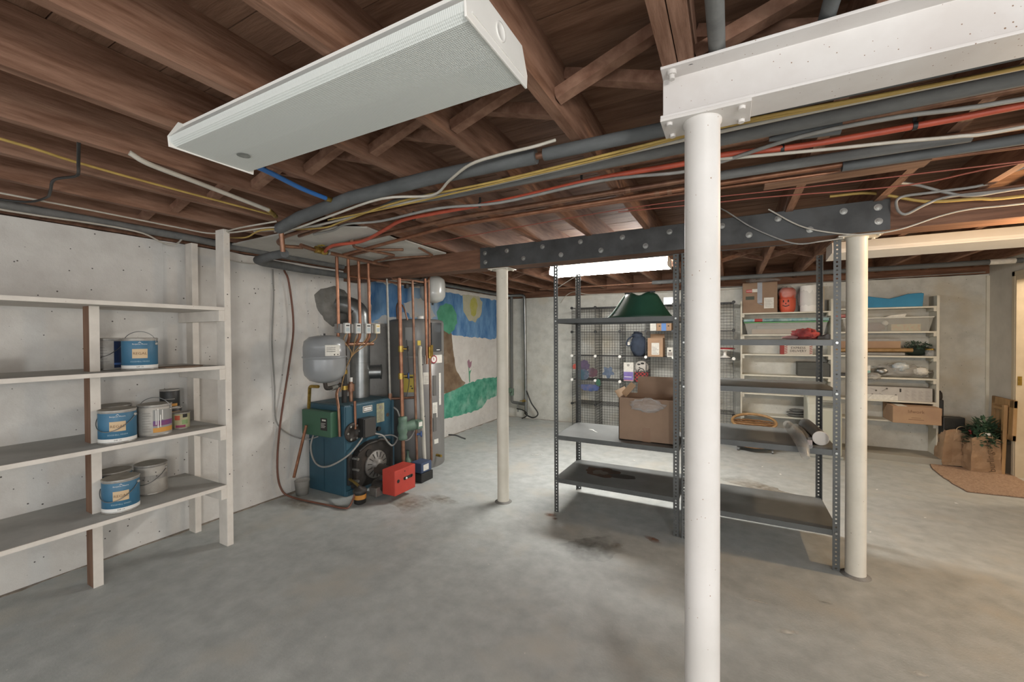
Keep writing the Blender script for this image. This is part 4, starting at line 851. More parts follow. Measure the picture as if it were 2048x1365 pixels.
def facing(x, y): return math.atan2(-y, -x)
def paint_can(label, x, y, z, r=.086, h=.193, body=CANBLUE, dx=0.0, style='regal', handle='down', dents=True, grp='paint cans on the wooden shelves'):
    a = facing(x, y) + dx; c = (x, y, z)
    t = Thing('paint_can', label, 'paint can', (x, y, z), group=grp)
    bd = t.part('body', MB().lathe([(r - .003, 0), (r, .002), (r, .006), (r - .002, .009), (r - .002, h - .012), (r, h - .008), (r + .001, h - .002), (r - .002, h)], 32, c=c, cap=False), CANMETAL)
    t.part('lid', MB().lathe([(r - .002, h), (r - .006, h + .0015), (r - .01, h - .003), (r - .016, h - .004), (r - .02, h - .001), (.001, h - .001)], 28, c=c), LIDMETAL)
    rr = r - .0018
    w = t.part('wrapper', MB().lathe([(rr, .01), (rr + .0006, .0105), (rr + .0006, h - .018), (rr, h - .017)], 32, c=c), body)
    if style == 'regal':
        t.part('white_band', MB().patch(c, rr + .0006, a - 1.5, a + 1.5, z + .011, z + .03, 20, .0004), WHITEP, parent=w)
        t.part('cream_square', MB().patch(c, rr + .0006, a - .42, a + .42, z + .072, z + .128, 10, .0005), CANCREAM, parent=w)
        q = rr + .0016
        t.part('lettering', wrap_text(MB(), 'REGAL', .021, c, q, a, z + .1, 1.05), mat('brown_print', '#6e4f33', rough=.7), parent=w)
        t.part('lettering', wrap_text(MB(), 'EGGSHELL FINISH', .0115, c, q, a, z + .052, 1.0), mat('pale_print', '#9fb6bd', rough=.7), parent=w)
        m = wrap_text(MB(), 'Benjamin Moore', .0105, c, q, a, z + h - .036, 1.0)
        m.add([(c[0] + q * math.cos(a + u / q), c[1] + q * math.sin(a + u / q), z + h - .029 + v) for u, v in ((-.008, 0), (0, .007), (.008, 0), (.005, 0), (0, .004), (-.005, 0))], [(0, 1, 4, 5), (1, 2, 3, 4)])
        t.part('lettering', m, WHITEP, parent=w)
        t.part('lettering', wrap_text(MB(), '549 1X', .011, c, q, a, z + .0205, 1.0), INK, parent=w)
    elif style == 'navy':
        t.part('navy_panel', MB().patch(c, rr + .0006, a + .45, a + 2.2, z + .012, z + h - .018, 12, .0005), CANNAVY, parent=w)
        t.part('blue_band', MB().patch(c, rr + .0011, a + .45, a + 2.2, z + .03, z + .042, 12, .0004), mat('mid_blue', '#4668a0', rough=.6), parent=w)
        m = MB()
        for k in range(6): m.patch(c, rr + .0006, a - .75, a + .2 - .12 * (k % 3), z + .05 + k * .017, z + .053 + k * .017, 8, .0004)
        t.part('fine_print', m, INKG, parent=w)
    elif style == 'violet':
        t.part('grey_panel', MB().patch(c, rr + .0006, a - .1, a + 1.35, z + .02, z + h - .03, 12, .0005), mat('print_grey', '#8b8a86', rough=.6), parent=w)
        t.part('violet_band', MB().patch(c, rr + .0011, a - .1, a + 1.35, z + .062, z + .094, 12, .0004), mat('print_violet', '#5a4079', '#7d3a5f', rough=.6, scale=14), parent=w)
        t.part('orange_band', MB().patch(c, rr + .0011, a - .1, a + 1.35, z + .022, z + .05, 12, .0004), mat('print_orange', '#c18a3d', rough=.6), parent=w)
        for ang, z0, z1 in ((.05, .07, .16), (.16, .05, .17), (.3, .055, .13), (.42, .1, .16)):
            t.part('paint_drip', MB().patch(c, rr + .0016, a + ang, a + ang + .05, z + z0, z + z1, 3, .0012), WHITEP, parent=w)
        m = MB()
        for k in range(8): m.patch(c, rr + .0006, a - .75, a - .2 - .05 * (k % 3), z + .03 + k * .016, z + .033 + k * .016, 8, .0004)
        t.part('fine_print', m, INKG, parent=w)
    elif style == 'dirty':
        t.part('grey_band', MB().patch(c, rr + .0006, a - 1.2, a + 1.2, z + .095, z + .125, 14, .0005), mat('band_grey', '#8f8c87', '#a39f98', rough=.6, scale=20), parent=w)
        for ang, zz in ((-.2, .09), (.25, .14), (.3, .115), (-.5, .1)):
            t.part('dent_mark', MB().patch(c, rr + .0011, a + ang, a + ang + .06, z + zz, z + zz + .006, 3, .0004), INK, parent=w)
    hb = a + math.pi / 2 - .5
    ears = [(c[0] + (r + .001) * math.cos(hb + s), c[1] + (r + .001) * math.sin(hb + s), z + h - .035) for s in (0, math.pi)]
    for e in ears:
        t.part('ear', MB().ball(e, .009, 10, 6), CANMETAL)
    if handle:
        e0, e1 = Vector(ears[0]), Vector(ears[1]); mid = (e0 + e1) / 2
        pts = []
        fw = Vector((math.cos(a - .5 if handle == 'down' else a), math.sin(a - .5 if handle == 'down' else a), 0))
        for k in range(9):
            u = math.pi * k / 8
            if handle == 'down':
                p = mid + (e0 - e1) / 2 * math.cos(u) + fw * (r + .012) * math.sin(u) + Vector((0, 0, -.085 * math.sin(u)))
                d_ = Vector((p.x - x, p.y - y, 0)); d_ = d_.normalized() * max(d_.length, r + .004); p = Vector((x + d_.x, y + d_.y, p.z))
            else:
                p = mid + (e0 - e1) / 2 * math.cos(u) + Vector((0, 0, .075 * math.sin(u))) + fw * .02 * math.sin(u)
            pts.append(p)
        t.part('bail_handle', MB().spline(pts, .0022, 6, 3), GALV)
    return t
S2, S3, S4 = 1.257, .842, .432
paint_can('white and navy paint can, left on the second shelf', -3.42, 1.09, S2, body=CANWHITE, style='navy')
paint_can('blue paint can with raised wire handle, second shelf', -3.22, 1.185, S2, handle='up')
paint_can('blue paint can half hidden behind the front one on the third shelf', -3.41, 1.12, S3, dx=.9)
paint_can('blue paint can with cream square at the front of the third shelf', -3.2, 1.068, S3)
paint_can('white paint can with violet and orange bands and paint drips', -3.23, 1.258, S3, body=CANWHITE, style='violet', handle='up')
paint_can('blue paint can partly hidden behind another on the bottom shelf', -3.42, 1.12, S4, dx=.8)
paint_can('blue paint can with cream square at the front of the bottom shelf', -3.22, 1.085, S4)
paint_can('stained white paint can at the right of the bottom shelf', -3.40, 1.30, S4, body=CANWHITE, style='dirty')
def quart(label, x, y, z, r, h, wrapm, extra):
    t = Thing('small_can', label, 'can', (x, y, z), group='small cans at the end of the third shelf'); c = (x, y, z); a = facing(x, y)
    t.part('body', MB().lathe([(r, 0), (r, .004), (r - .0015, .006), (r - .0015, h - .008), (r + .001, h - .006), (r + .001, h), (r - .004, h), (r - .005, h - .003), (0, h - .003)], 26, c=c), CANMETAL)
    w = t.part('wrapper', MB().lathe([(r - .0014, .007), (r - .0008, .008), (r - .0008, h - .01), (r - .0014, h - .009)], 26, c=c), wrapm)
    for nm, a0_, a1_, z0, z1, m in extra: t.part(nm, MB().patch(c, r - .0007, a + a0_, a + a1_, z + z0, z + z1, 6, .0005), m, parent=w)
    return t
OR = mat('print_orange', '#c18a3d')
quart('black can at the bottom of the small stack, third shelf', -3.46, 1.445, S3, .056, .125, BLACK, [('orange_band', -.2, .9, .085, .1, OR), ('pale_band', -.8, .9, .05, .054, PAPER)])
quart('black can balanced on top of the other small black can', -3.46, 1.435, S3 + .125, .056, .125, BLACK, [('orange_band', -.1, .8, .012, .03, OR), ('grey_print', -.5, .5, .06, .064, INKG)])
quart('small cream can with red and green print, third shelf', -3.29, 1.425, S3, .05, .108, mat('cream_wrap', '#b4b48f', '#a9a07c', rough=.6, scale=18), [('red_print', -.7, -.1, .06, .09, mat('print_red', '#b1543c', rough=.6)), ('dark_logo', .2, .75, .075, .098, INK), ('magenta_print', -.6, .5, .01, .026, mat('print_magenta', '#96405f', rough=.6)), ('green_print', .1, .8, .03, .06, mat('print_green', '#8aa36f', rough=.6))])
# scraps on the second shelf
m = MB(); P = [(-3.30, 1.27), (-3.16, 1.29), (-3.11, 1.42), (-3.2, 1.52), (-3.34, 1.47)]
m.prism(P, 2, S2 + .0005, S2 + .006); single('cardboard_scrap', 'flat brown cardboard scrap beside the blue can, second shelf', 'cardboard', m, CARD)
single('paper_scrap', 'pale folded paper under the cardboard scrap, second shelf', 'paper', MB().prism([(-3.2, 1.24), (-3.12, 1.25), (-3.1, 1.34), (-3.15, 1.36)], 2, S2, S2 + .001), PAPER)
t = Thing('junk_tin', 'dark open tin cut by the left edge on the second shelf', 'tin', (-3.2, .56, S2))
t.part('tin', MB().box(-3.26, -3.16, .5, .612, S2, S2 + .1), IRON, .004); t.part('insert', MB().box(-3.158, -3.156, .51, .598, S2 + .015, S2 + .085), GREYCAB)

# ================================================================ mural painted on the left wall
def paint(P, jit=.018, n=70, seed=1):
    out = []
    for k in range(n):
        y, z = along(P, k / n)
        out.append((y + jit * noise.noise(Vector((y * 11, z * 11, seed))), z + jit * noise.noise(Vector((y * 11, z * 11, seed + 5)))))
    return out
t = Thing('wall_mural', 'hand painted mural of sky, sun, tree and grass on the left wall', 'mural', (XL, 4.9, .25))
def mp_(name, P, lvl, m, jit=.018, seed=1, n=70):
    return t.part(name, MB().prism(paint(P, jit, n, seed), 0, XL - .002, XL + .0006 + .0005 * lvl), m)
SKY = mat('mural_blue', '#3b6898', '#6f97bd', rough=.85, scale=9, detail=9.0, stretch=(1, 1, .35), c3='#9db2c3')
mp_('painted_sky', [(3.44, 2.08), (3.911, 2.09), (4.826, 2.09), (5.5, 2.09), (6.3, 2.08), (6.3, 1.40), (5.607, 1.428), (5.191, 1.461), (4.939, 1.476), (4.704, 1.546), (3.905, 1.599), (3.437, 1.618)], 0, SKY, .03, 3, 120)
CLD = mat('mural_cloud', '#b3b1ab', '#a6b0b8', rough=.85, scale=7)
for k, P in enumerate([[(3.46, 1.62), (3.6, 1.72), (3.8, 1.68), (3.98, 1.75), (4.15, 1.62), (4.3, 1.6), (3.9, 1.58)], [(3.95, 1.85), (4.15, 1.93), (4.35, 1.98), (4.5, 1.86), (4.62, 1.72), (4.35, 1.66), (4.1, 1.7)]]):
    mp_('painted_cloud', P, 1, CLD, .04, 9 + k)
mp_('sun_halo', [(5.264, 2.088), (5.471, 2.1), (5.734, 2.1), (5.84, 2.014), (5.791, 1.805), (5.61, 1.677), (5.438, 1.696), (5.288, 1.822)], 1, mat('mural_cream', '#a7a68b', '#b3b09a', rough=.85, scale=6), .02, 4)
mp_('painted_sun', [(5.5, 1.80), (5.57, 1.77), (5.65, 1.82), (5.68, 1.95), (5.65, 2.05), (5.56, 2.08), (5.49, 2.03), (5.47, 1.9)], 2, mat('mural_yellow', '#a6a34c', '#b0ac6d', rough=.85, scale=9), .02, 6)
mp_('tree_trunk', [(4.66, 1.7), (4.82, 1.548), (4.976, 1.491), (5.01, 1.254), (5.082, .953), (5.21, .814), (5.33, .72), (5.117, .665), (4.809, .628), (4.6, .643), (4.6, 1.1)], 2, mat('mural_brown', '#7a6650', '#665340', rough=.85, scale=8, c3='#8b7c6a'), .025, 2)
mp_('tree_crown', [(4.63, 1.791), (4.708, 1.885), (4.86, 1.931), (5.005, 1.904), (5.104, 1.775), (5.116, 1.663), (5.038, 1.55), (4.915, 1.49), (4.796, 1.533), (4.68, 1.617)], 3, mat('mural_green', '#5a9e80', '#46896a', rough=.85, scale=6), .015, 5)
mp_('tree_knot', [(4.76, 1.2), (4.85, 1.26), (4.93, 1.18), (4.9, 1.06), (4.8, 1.05)], 3, mat('mural_knot', '#8c7a66', '#6d5c4a', rough=.85, scale=9), .012, 8, 30)
mp_('painted_grass', [(4.6, .60), (5.0, .66), (5.316, .704), (5.7, .75), (6.3, .74), (6.3, .42), (6.147, .4), (5.981, .38), (5.821, .278), (5.521, .245), (5.113, .259), (4.6, .27)], 1, mat('mural_grass', '#62a68d', '#36806a', rough=.85, scale=10, detail=9.0, c3='#9bbdac'), .03, 7, 120)
mp_('tulip_stem', [(5.43, .73), (5.46, .73), (5.45, .85), (5.50, .93), (5.44, .9), (5.43, .97), (5.415, .97)], 2, mat('mural_stem', '#4d8f6e', rough=.85), .006, 11, 40)
mp_('tulip_flower', [(5.41, .965), (5.44, .95), (5.49, .98), (5.51, 1.07), (5.46, 1.04), (5.43, 1.09), (5.385, 1.06)], 2, mat('mural_pink', '#93707c', rough=.85), .008, 12, 40)

# ================================================================ slotted metal racks
def perforated(n, pitch=.0254, wdt=.036, r=.0048):
    """flat strip in x/z with a row of round holes"""
    m = MB()
    for k in range(n):
        zc = pitch * (k + .5); o = []; i_ = []
        h, g = wdt / 2, pitch / 2
        for (x, z) in ((-h, -g), (0, -g), (h, -g), (h, 0), (h, g), (0, g), (-h, g), (-h, 0)): o.append((x, 0, zc + z))
        for q in range(8):
            a = R(225 + 45 * q); i_.append((r * math.cos(a) * 1.15, 0, zc + r * math.sin(a) * 1.15))
        m.add(o + i_, [(q, (q + 1) % 8, 8 + (q + 1) % 8, 8 + q) for q in range(8)])
    return m
_st = perforated(80)
def angle_mesh(sx, sy):
    """slotted angle whose corner is at the origin, flanges toward +sx and +sy"""
    m = MB()
    m.merge(_st, Matrix.Translation((sx * .018, 0, 0)))
    m.merge(_st, Matrix.Translation((0, sy * .018, 0)) @ Matrix.Rotation(math.pi / 2, 4, 'Z'))
    me = m.mesh('post'); me.materials.append(RACK); return me
ANG = {(sx, sy): angle_mesh(sx, sy) for sx in (1, -1) for sy in (1, -1)}
def rack(label, x0, x1, y0, y1, shelves):
    t = Thing('metal_rack', label, 'shelving', ((x0 + x1) / 2, (y0 + y1) / 2, 0), group='slotted metal racks')
    cx, cy = t.org[0], t.org[1]
    for sx, px_ in ((1, x0), (-1, x1)):
        for sy, py_ in ((1, y0), (-1, y1)):
            o = link('post', ANG[(sx, sy)], t.o, (px_ - cx, py_ - cy, 0)); md = o.modifiers.new('thick', 'SOLIDIFY'); md.thickness = .002
    for z in shelves:
        m = MB().box(x0 + .004, x1 - .004, y0 + .004, y1 - .004, z - .002, z)
        s = t.part('shelf', m, RACKTOP)
        m = MB().box(x0 + .003, x1 - .003, y0 + .003, y0 + .005, z - .036, z).box(x0 + .003, x1 - .003, y1 - .005, y1 - .003, z - .036, z)
        m.box(x0 + .003, x0 + .005, y0 + .003, y1 - .003, z - .036, z).box(x1 - .005, x1 - .003, y0 + .003, y1 - .003, z - .036, z)
        t.part('shelf_lip', m, RACK, parent=s)
        for xx in (x0 + .018, x1 - .018):
            t.part('bolt', MB().cyl((xx, y0 - .001, z - .018), (xx, y0 - .007, z - .018), .007, 8), BOLT, parent=s)
    return t
rk = rack('left slotted grey metal rack, with a rusty bottom shelf', -1.292, -.336, 3.175, 3.755, [1.59, .634, .28])
# rust and leftovers on its bottom and middle shelves
def stain(x, y, z, sx, sy, m, seed, nm='rust_stain'):
    P = []
    for k in range(30):
        a = 2 * math.pi * k / 30; f = 1 + .45 * noise.noise(Vector((math.cos(a) * 1.6, math.sin(a) * 1.6, seed)))
        P.append((x + sx * f * math.cos(a), y + sy * f * math.sin(a)))
    return rk.part(nm, MB().prism(P, 2, z, z + .0006), m)
stain(-.98, 3.5, .28, .15, .11, RUST, 3); stain(-.8, 3.46, .2801, .13, .05, mat('dark_stain', '#453d37', '#37332f', rough=.7, scale=9), 6); stain(-1.0, 3.47, .2806, .06, .06, mat('pale_stain', '#6f675e', '#5a5048', rough=.8, scale=12), 9)
rack('right slotted grey metal rack, behind the near white column', -.318, .585, 3.165, 3.75, [1.418, 1.105, .74, .247])
# open cardboard box on the left rack
z0 = .636
t = Thing('open_box', 'open brown cardboard box with flaps up, left rack', 'box', (-.58, 3.42, z0))
x0, x1, y0, y1, zt = -.785, -.375, 3.27, 3.6, .965
t.part('front', MB().box(x0, x1, y0, y0 + .005, z0, zt), CARD); t.part('back', MB().box(x0, x1, y1 - .005, y1, z0, zt), CARD)
t.part('side', MB().box(x0, x0 + .005, y0, y1, z0, zt), CARD); t.part('side', MB().box(x1 - .005, x1, y0, y1, z0, zt), CARD)
t.part('bottom', MB().box(x0, x1, y0, y1, z0, z0 + .004), CARD)
t.part('flap', MB().bar((-.54, y1 - .003, zt), (-.54, y1 + .02, zt + .14), .33, .005, (0, 1, 0)), CARD)
t.part('flap', MB().bar((x0, 3.435, zt), (x0 - .03, 3.435, zt + .05), .33, .005, (1, 0, 0)), CARDIN)
t.part('flap', MB().bar((x0 + .004, 3.42, zt - .0), (x0 + .075, 3.47, zt + .09), .05, .005, (0, 1, 0)), CARDIN)
t.part('tape', MB().box(-.605, -.545, y0 - .001, y0, z0, z0 + .11), mat('brown_tape', '#7d6049', rough=.3))
single('plastic_film', 'crumpled clear plastic film hanging over the open box', 'film', MB().blob((-.57, 3.255, .92), (.125, .03, .045), .5, 2.6, seed=4), CLEAR)
single('paper_bit', 'torn white paper bits on the middle shelf of the left rack', 'paper', MB().prism([(-1.1, 3.5), (-1.06, 3.48), (-1.02, 3.43), (-1.0, 3.42), (-1.03, 3.45), (-1.06, 3.5)], 2, .6345, .636), WHITEP)
# green plastic on top
m = MB(); nx = 24; rows = 8; vs_ = []
for j in range(rows + 1):
    v = j / rows
    for i in range(nx + 1):
        u = i / nx * 2 - 1
        half = .265 - .135 * v ** .8
        zz = .20 * v
        if j == rows: zz -= .013 * math.cos(u * 5.2)
        yy = 3.36 + .17 * (1 - math.cos(u * 1.25)) * (1 - .3 * v) + .1 * v
        vs_.append((-.665 + u * half, yy, 1.592 + zz))
m.add(vs_, [(j * (nx + 1) + i, j * (nx + 1) + i + 1, (j + 1) * (nx + 1) + i + 1, (j + 1) * (nx + 1) + i) for j in range(rows) for i in range(nx)], True)
t = Thing('green_tub', 'dark green tapered plastic tub on top of the left rack', 'tub', (-.66, 3.5, 1.592))
o = t.part('shell', m, GREENP); md = o.modifiers.new('thick', 'SOLIDIFY'); md.thickness = .005
L_ = [Vector(vs_[j * (nx + 1)]) for j in range(rows + 1)]
t.part('rim_edge', MB().tube(L_, .006, 8), mat('pale_green', '#7d9588', rough=.5))
t.part('foot', MB().box(-.945, -.9, 3.44, 3.5, 1.592, 1.6), GREENP)
for x, z in ((-.76, 1.79), (-.56, 1.795)): t.part('clip', MB().box(x - .02, x + .02, 3.46, 3.475, z, z + .012), BLACK)
single('cord_loop', 'thin pale cord looped at the left rack post', 'cord', MB().spline([(-1.28, 3.2, 1.84), (-1.2, 3.25, 1.9), (-1.1, 3.3, 1.96), (-1.0, 3.4, 1.98)], .003, 6), WHITECAB)
# things on the right rack
t = Thing('red_pompom', 'fuzzy red pompom on the top shelf of the right rack', 'pompom', (.44, 3.42, 1.42))
t.part('fluff', MB().blob((.44, 3.42, 1.45), (.075, .07, .04), .35, 6, n=30, m=18, seed=2, flat=-.03), mat('red_fluff', '#a4393a', '#8e4a48', rough=.95, scale=60, bump=.8, bscale=120))
t.part('tail', MB().blob((.36, 3.4, 1.432), (.05, .03, .012), .4, 5, seed=5), mat('pale_red_net', '#b08480', rough=.9))
single('dark_gadget', 'small dark wedge-shaped device beside the red pompom', 'device', MB().prism([(.5, 1.42), (.575, 1.42), (.575, 1.452), (.56, 1.456), (.53, 1.44), (.505, 1.437)], 1, 3.38, 3.46), mat('dark_grey_plastic', '#4a4a4b', rough=.5), bev=.003)
t = Thing('plastic_roll', 'bundle of clear plastic sheeting on the right rack, hanging over its edge', 'roll', (.38, 3.3, .742))
t.part('film', MB().tube([(.37, 3.7, .778), (.38, 3.5, .78), (.385, 3.3, .785), (.39, 3.12, .765), (.4, 3.06, .70)], [.03, .036, .04, .035, .022], 14), HAZY)
t.part('film', MB().tube([(.42, 3.68, .772), (.43, 3.5, .775), (.43, 3.3, .772), (.43, 3.14, .755)], [.02, .028, .028, .016], 12), CLEAR)
t = Thing('poster_tube', 'dark poster tube with a round tan end cap on the right rack', 'tube', (.49, 3.5, .742))
t.part('tube', MB().cyl((.482, 3.70, .787), (.503, 3.27, .787), .044, 24), mat('tube_dark', '#3d3d3c', rough=.35))
t.part('end_cap', MB().cyl((.503, 3.27, .787), (.5035, 3.262, .787), .044, 24), mat('cap_tan', '#8d7f76', '#7f716a', rough=.7, scale=30))
t.part('cap_rim', MB().lathe([(.041, 0), (.0455, 0), (.0455, .004), (.041, .004)], 24, M=Matrix.Translation((.5037, 3.258, .787)) @ Matrix.Rotation(-math.pi / 2, 4, 'X')), mat('rim_pale', '#c9c4bc', rough=.6))
t = Thing('narrow_box', 'narrow dark box with a white end between the plastic roll and tube', 'box', (.45, 3.4, .742))
t.part('body', MB().box(.432, .457, 3.25, 3.66, .742, .79), BLACK, .002); t.part('end', MB().box(.431, .458, 3.244, 3.25, .7425, .772), mat('pink_end', '#b5a6a2', rough=.7))

# ================================================================ wire cube shelving
GX0, GY0, GY1, GZ0, GP = -2.215, 6.2, 6.565, .02, .373
NC, NR = 6, 5
def grid_panel():
    m = MB(); n = 9; s = GP; r = .0016; F = .0032
    def wire(a, b, r_): m.bar(a, b, r_ * 2, r_ * 2, (0, 1, 0) if abs(a[1] - b[1]) < 1e-6 else (0, 0, 1))
    for k in range(n + 1):
        u = s * k / n; rr = F if k in (0, n) else r
        m.bar((u, 0, 0), (u, 0, s), rr * 2, rr * 2, (0, 1, 0)); m.bar((0, 0, u), (s, 0, u), rr * 2, rr * 2, (0, 1, 0))
    me = m.mesh('grid_panel'); me.materials.append(WIRE); return me
gp = grid_panel()
t = Thing('wire_shelving', 'black wire grid cube shelving along the back wall', 'shelving', (GX0 + NC * GP / 2, 6.38, 0))
ox, oy = t.org[0], t.org[1]
for i in range(NC):
    for j in range(NR):
        link('grid_panel', gp, t.o, (GX0 + i * GP - ox, GY1 - oy, GZ0 + j * GP))
    for j in range(NR + 1):
        o = link('grid_panel', gp, t.o, (GX0 + i * GP - ox, GY0 - oy, GZ0 + j * GP)); o.rotation_euler = (-math.pi / 2, 0, 0); o.location.y = GY0 - oy
        o.scale = (1, 1, (GY1 - GY0) / GP)
for i in range(NC + 1):
    for j in range(NR):
        o = link('grid_panel', gp, t.o, (GX0 + i * GP - ox, GY0 - oy, GZ0 + j * GP)); o.rotation_euler = (0, 0, math.pi / 2); o.scale = ((GY1 - GY0) / GP, 1, 1)
cb = MB().cyl((0, -.012, 0), (0, .012, 0), .021, 12).mesh('connector'); cb.materials.append(BLACK)
cw = MB().cyl((0, -.012, 0), (0, .012, 0), .021, 12).mesh('connector'); cw.materials.append(WHITEP)
for i in range(NC + 1):
    for j in range(NR + 1):
        link('connector', cw if j in (2, 3) else cb, t.o, (GX0 + i * GP - ox, GY0 - oy - .004, GZ0 + j * GP))
def zrow(j): return GZ0 + j * GP + .0045
# things in the cubes
t = Thing('blue_bag', 'dark blue drawstring bag in the wire cubes', 'bag', (-1.22, 6.33, zrow(3)))
t.part('body', MB().blob((-1.22, 6.33, zrow(3) + .15), (.12, .09, .165), .12, 2.2, seed=3, flat=-.15), mat('navy_cloth', '#343d4c', '#2b3340', rough=.9, scale=14))
t.part('neck', MB().blob((-1.24, 6.33, zrow(3) + .31), (.075, .06, .05), .3, 3, seed=8), mat('navy_cloth', '#343d4c'))
t.part('strap', MB().spline([(-1.31, 6.3, zrow(3) + .3), (-1.37, 6.27, zrow(3) + .24), (-1.38, 6.26, zrow(3) + .17), (-1.33, 6.27, zrow(3) + .16), (-1.31, 6.29, zrow(3) + .22)], .012, 8), mat('navy_cloth', '#343d4c'))
t.part('buckle', MB().box(-1.365, -1.335, 6.245, 6.255, zrow(3) + .165, zrow(3) + .21), PAPER)
def carton(name, label, x0, x1, y0, y1, z0, z1, m=CARD, cat='box', extra=(), grp=None):
    t = Thing(name, label, cat, ((x0 + x1) / 2, (y0 + y1) / 2, z0), group=grp)
    t.part('carton', MB().box(x0, x1, y0, y1, z0, z1), m, .003)
    for nm, a, b, c, d, mm in extra: t.part(nm, MB().box(a, b, y0 - .0012, y0, c, d), mm)
    return t
z = zrow(3)
t = carton('small_carton', 'brown carton with a white address label in the wire cubes', -1.075, -.865, 6.22, 6.42, z, z + .27, CARDL, extra=[('label', -1.02, -.915, z + .03, z + .20, PAPER)])
m = MB(); 
for k in range(6): m.box(-1.01, -.925 - .02 * (k % 3), 6.2184, 6.2188, z + .045 + k * .018, z + .051 + k * .018)
t.part('label_print', m, INKG)
t.part('open_flap', MB().bar((-.97, 6.42, z + .27), (-.97, 6.44, z + .33), .2, .004, (0, 1, 0)), CARDL)
t = carton('small_packet', 'small grey packet right of the labelled brown carton', -.81, -.73, 6.22, 6.3, z, z + .135, PAPER, extra=[('dark_print', -.80, -.74, z + .02, z + .07, mat('packet_grey', '#8b857f', rough=.7)), ('logo', -.785, -.755, z + .08, z + .1, INK)])
z = zrow(4)
carton('taped_carton', 'flat carton with blue tape in the upper wire cubes', -.95, -.75, 6.22, 6.45, z, z + .125, CARDL, extra=[('blue_tape', -.885, -.82, z, z + .125, mat('blue_tape', '#5279b0', rough=.6)), ('mark', -.92, -.90, z + .06, z + .075, INK), ('mark', -.80, -.78, z + .06, z + .075, INK)])
carton('white_packet', 'white packet left of the blue taped carton', -1.04, -.955, 6.22, 6.4, z, z + .12, PAPER)
z = zrow(5)
carton('silver_packet', 'silver packet on the very top of the wire cubes', -.86, -.73, 6.25, 6.4, z, z + .105, mat('silver_wrap', '#a5a5a2', '#8d8d8a', rough=.3, metal=.4, scale=14))
# the cubes hold things hung or stood at row 2
z = zrow(2)
t = Thing('party_packet', 'white and purple party packet in the wire cubes', 'packet', (-1.36, 6.3, z))
t.part('pouch', MB().box(-1.43, -1.285, 6.26, 6.29, z, z + .28), PAPER, .006)
t.part('purple_panel', MB().box(-1.427, -1.288, 6.2585, 6.26, z + .01, z + .14), mat('print_purple', '#7466a0', '#6a5a95', rough=.6, scale=18))
t.part('pink_band', MB().box(-1.427, -1.288, 6.2583, 6.2585, z + .008, z + .02), mat('print_pink', '#a5626e', rough=.6))
t.part('white_stripe', MB().box(-1.42, -1.31, 6.2582, 6.2585, z + .06, z + .068), WHITEP)
t.part('logo', MB().cyl((-1.36, 6.2585, z + .24), (-1.36, 6.26, z + .24), .02, 12), INKG)
t = Thing('plush_figure', 'round white plush face with black marks in the wire cubes', 'plush', (-1.17, 6.33, z))
t.part('head', MB().ball((-1.18, 6.34, z + .21), .1, 18, 12, (1, .6, 1)), mat('white_plush', '#b9b4ac', '#a8a39b', rough=.95, scale=20))
for x, zz, r_ in ((-1.21, z + .255, .018), (-1.16, z + .27, .02), (-1.2, z + .21, .012)): t.part('mark', MB().ball((x, 6.282, zz), r_, 10, 6, (1.3, .3, .7)), INK)
t.part('body', MB().blob((-1.18, 6.35, z + .06), (.09, .06, .06), .1, 2, seed=6, flat=-.06), mat('white_plush', '#b9b4ac'))
t = Thing('plaid_bag', 'red and black plaid gift bag before the white plush', 'bag', (-1.16, 6.26, z))
PL = bpy.data.materials.new('buffalo_plaid'); PL.use_nodes = True
_n = PL.node_tree.nodes; _k = PL.node_tree.links; ch = _n.new('ShaderNodeTexChecker'); ch.inputs['Scale'].default_value = 38
ch.inputs[1].default_value = lin('#8d2c2c'); ch.inputs[2].default_value = lin('#2c2021'); tc = _n.new('ShaderNodeTexCoord'); _k.new(tc.outputs['Object'], ch.inputs[0]); _k.new(ch.outputs[0], _n['Principled BSDF'].inputs['Base Color'])
_n['Principled BSDF'].inputs['Roughness'].default_value = .8
t.part('pouch', MB().box(-1.26, -1.07, 6.225, 6.27, z, z + .145), PL, .008)
t.part('handle', MB().spline([(-1.21, 6.23, z + .14), (-1.2, 6.225, z + .18), (-1.165, 6.222, z + .2), (-1.13, 6.225, z + .18), (-1.12, 6.23, z + .14)], .006, 7), BLACK)
t = Thing('white_tub', 'low white tub in clear plastic in the lower wire cubes', 'tub', (-.9, 6.36, zrow(1)))
t.part('tub', MB().lathe([(.125, 0), (.13, .3), (.135, .305), (.135, .32), (0, .32)], 26, c=(-.9, 6.36, zrow(1))), PAPER)
t.part('film', MB().blob((-.9, 6.34, zrow(1) + .3), (.14, .13, .07), .2, 3, seed=9), CLEAR)
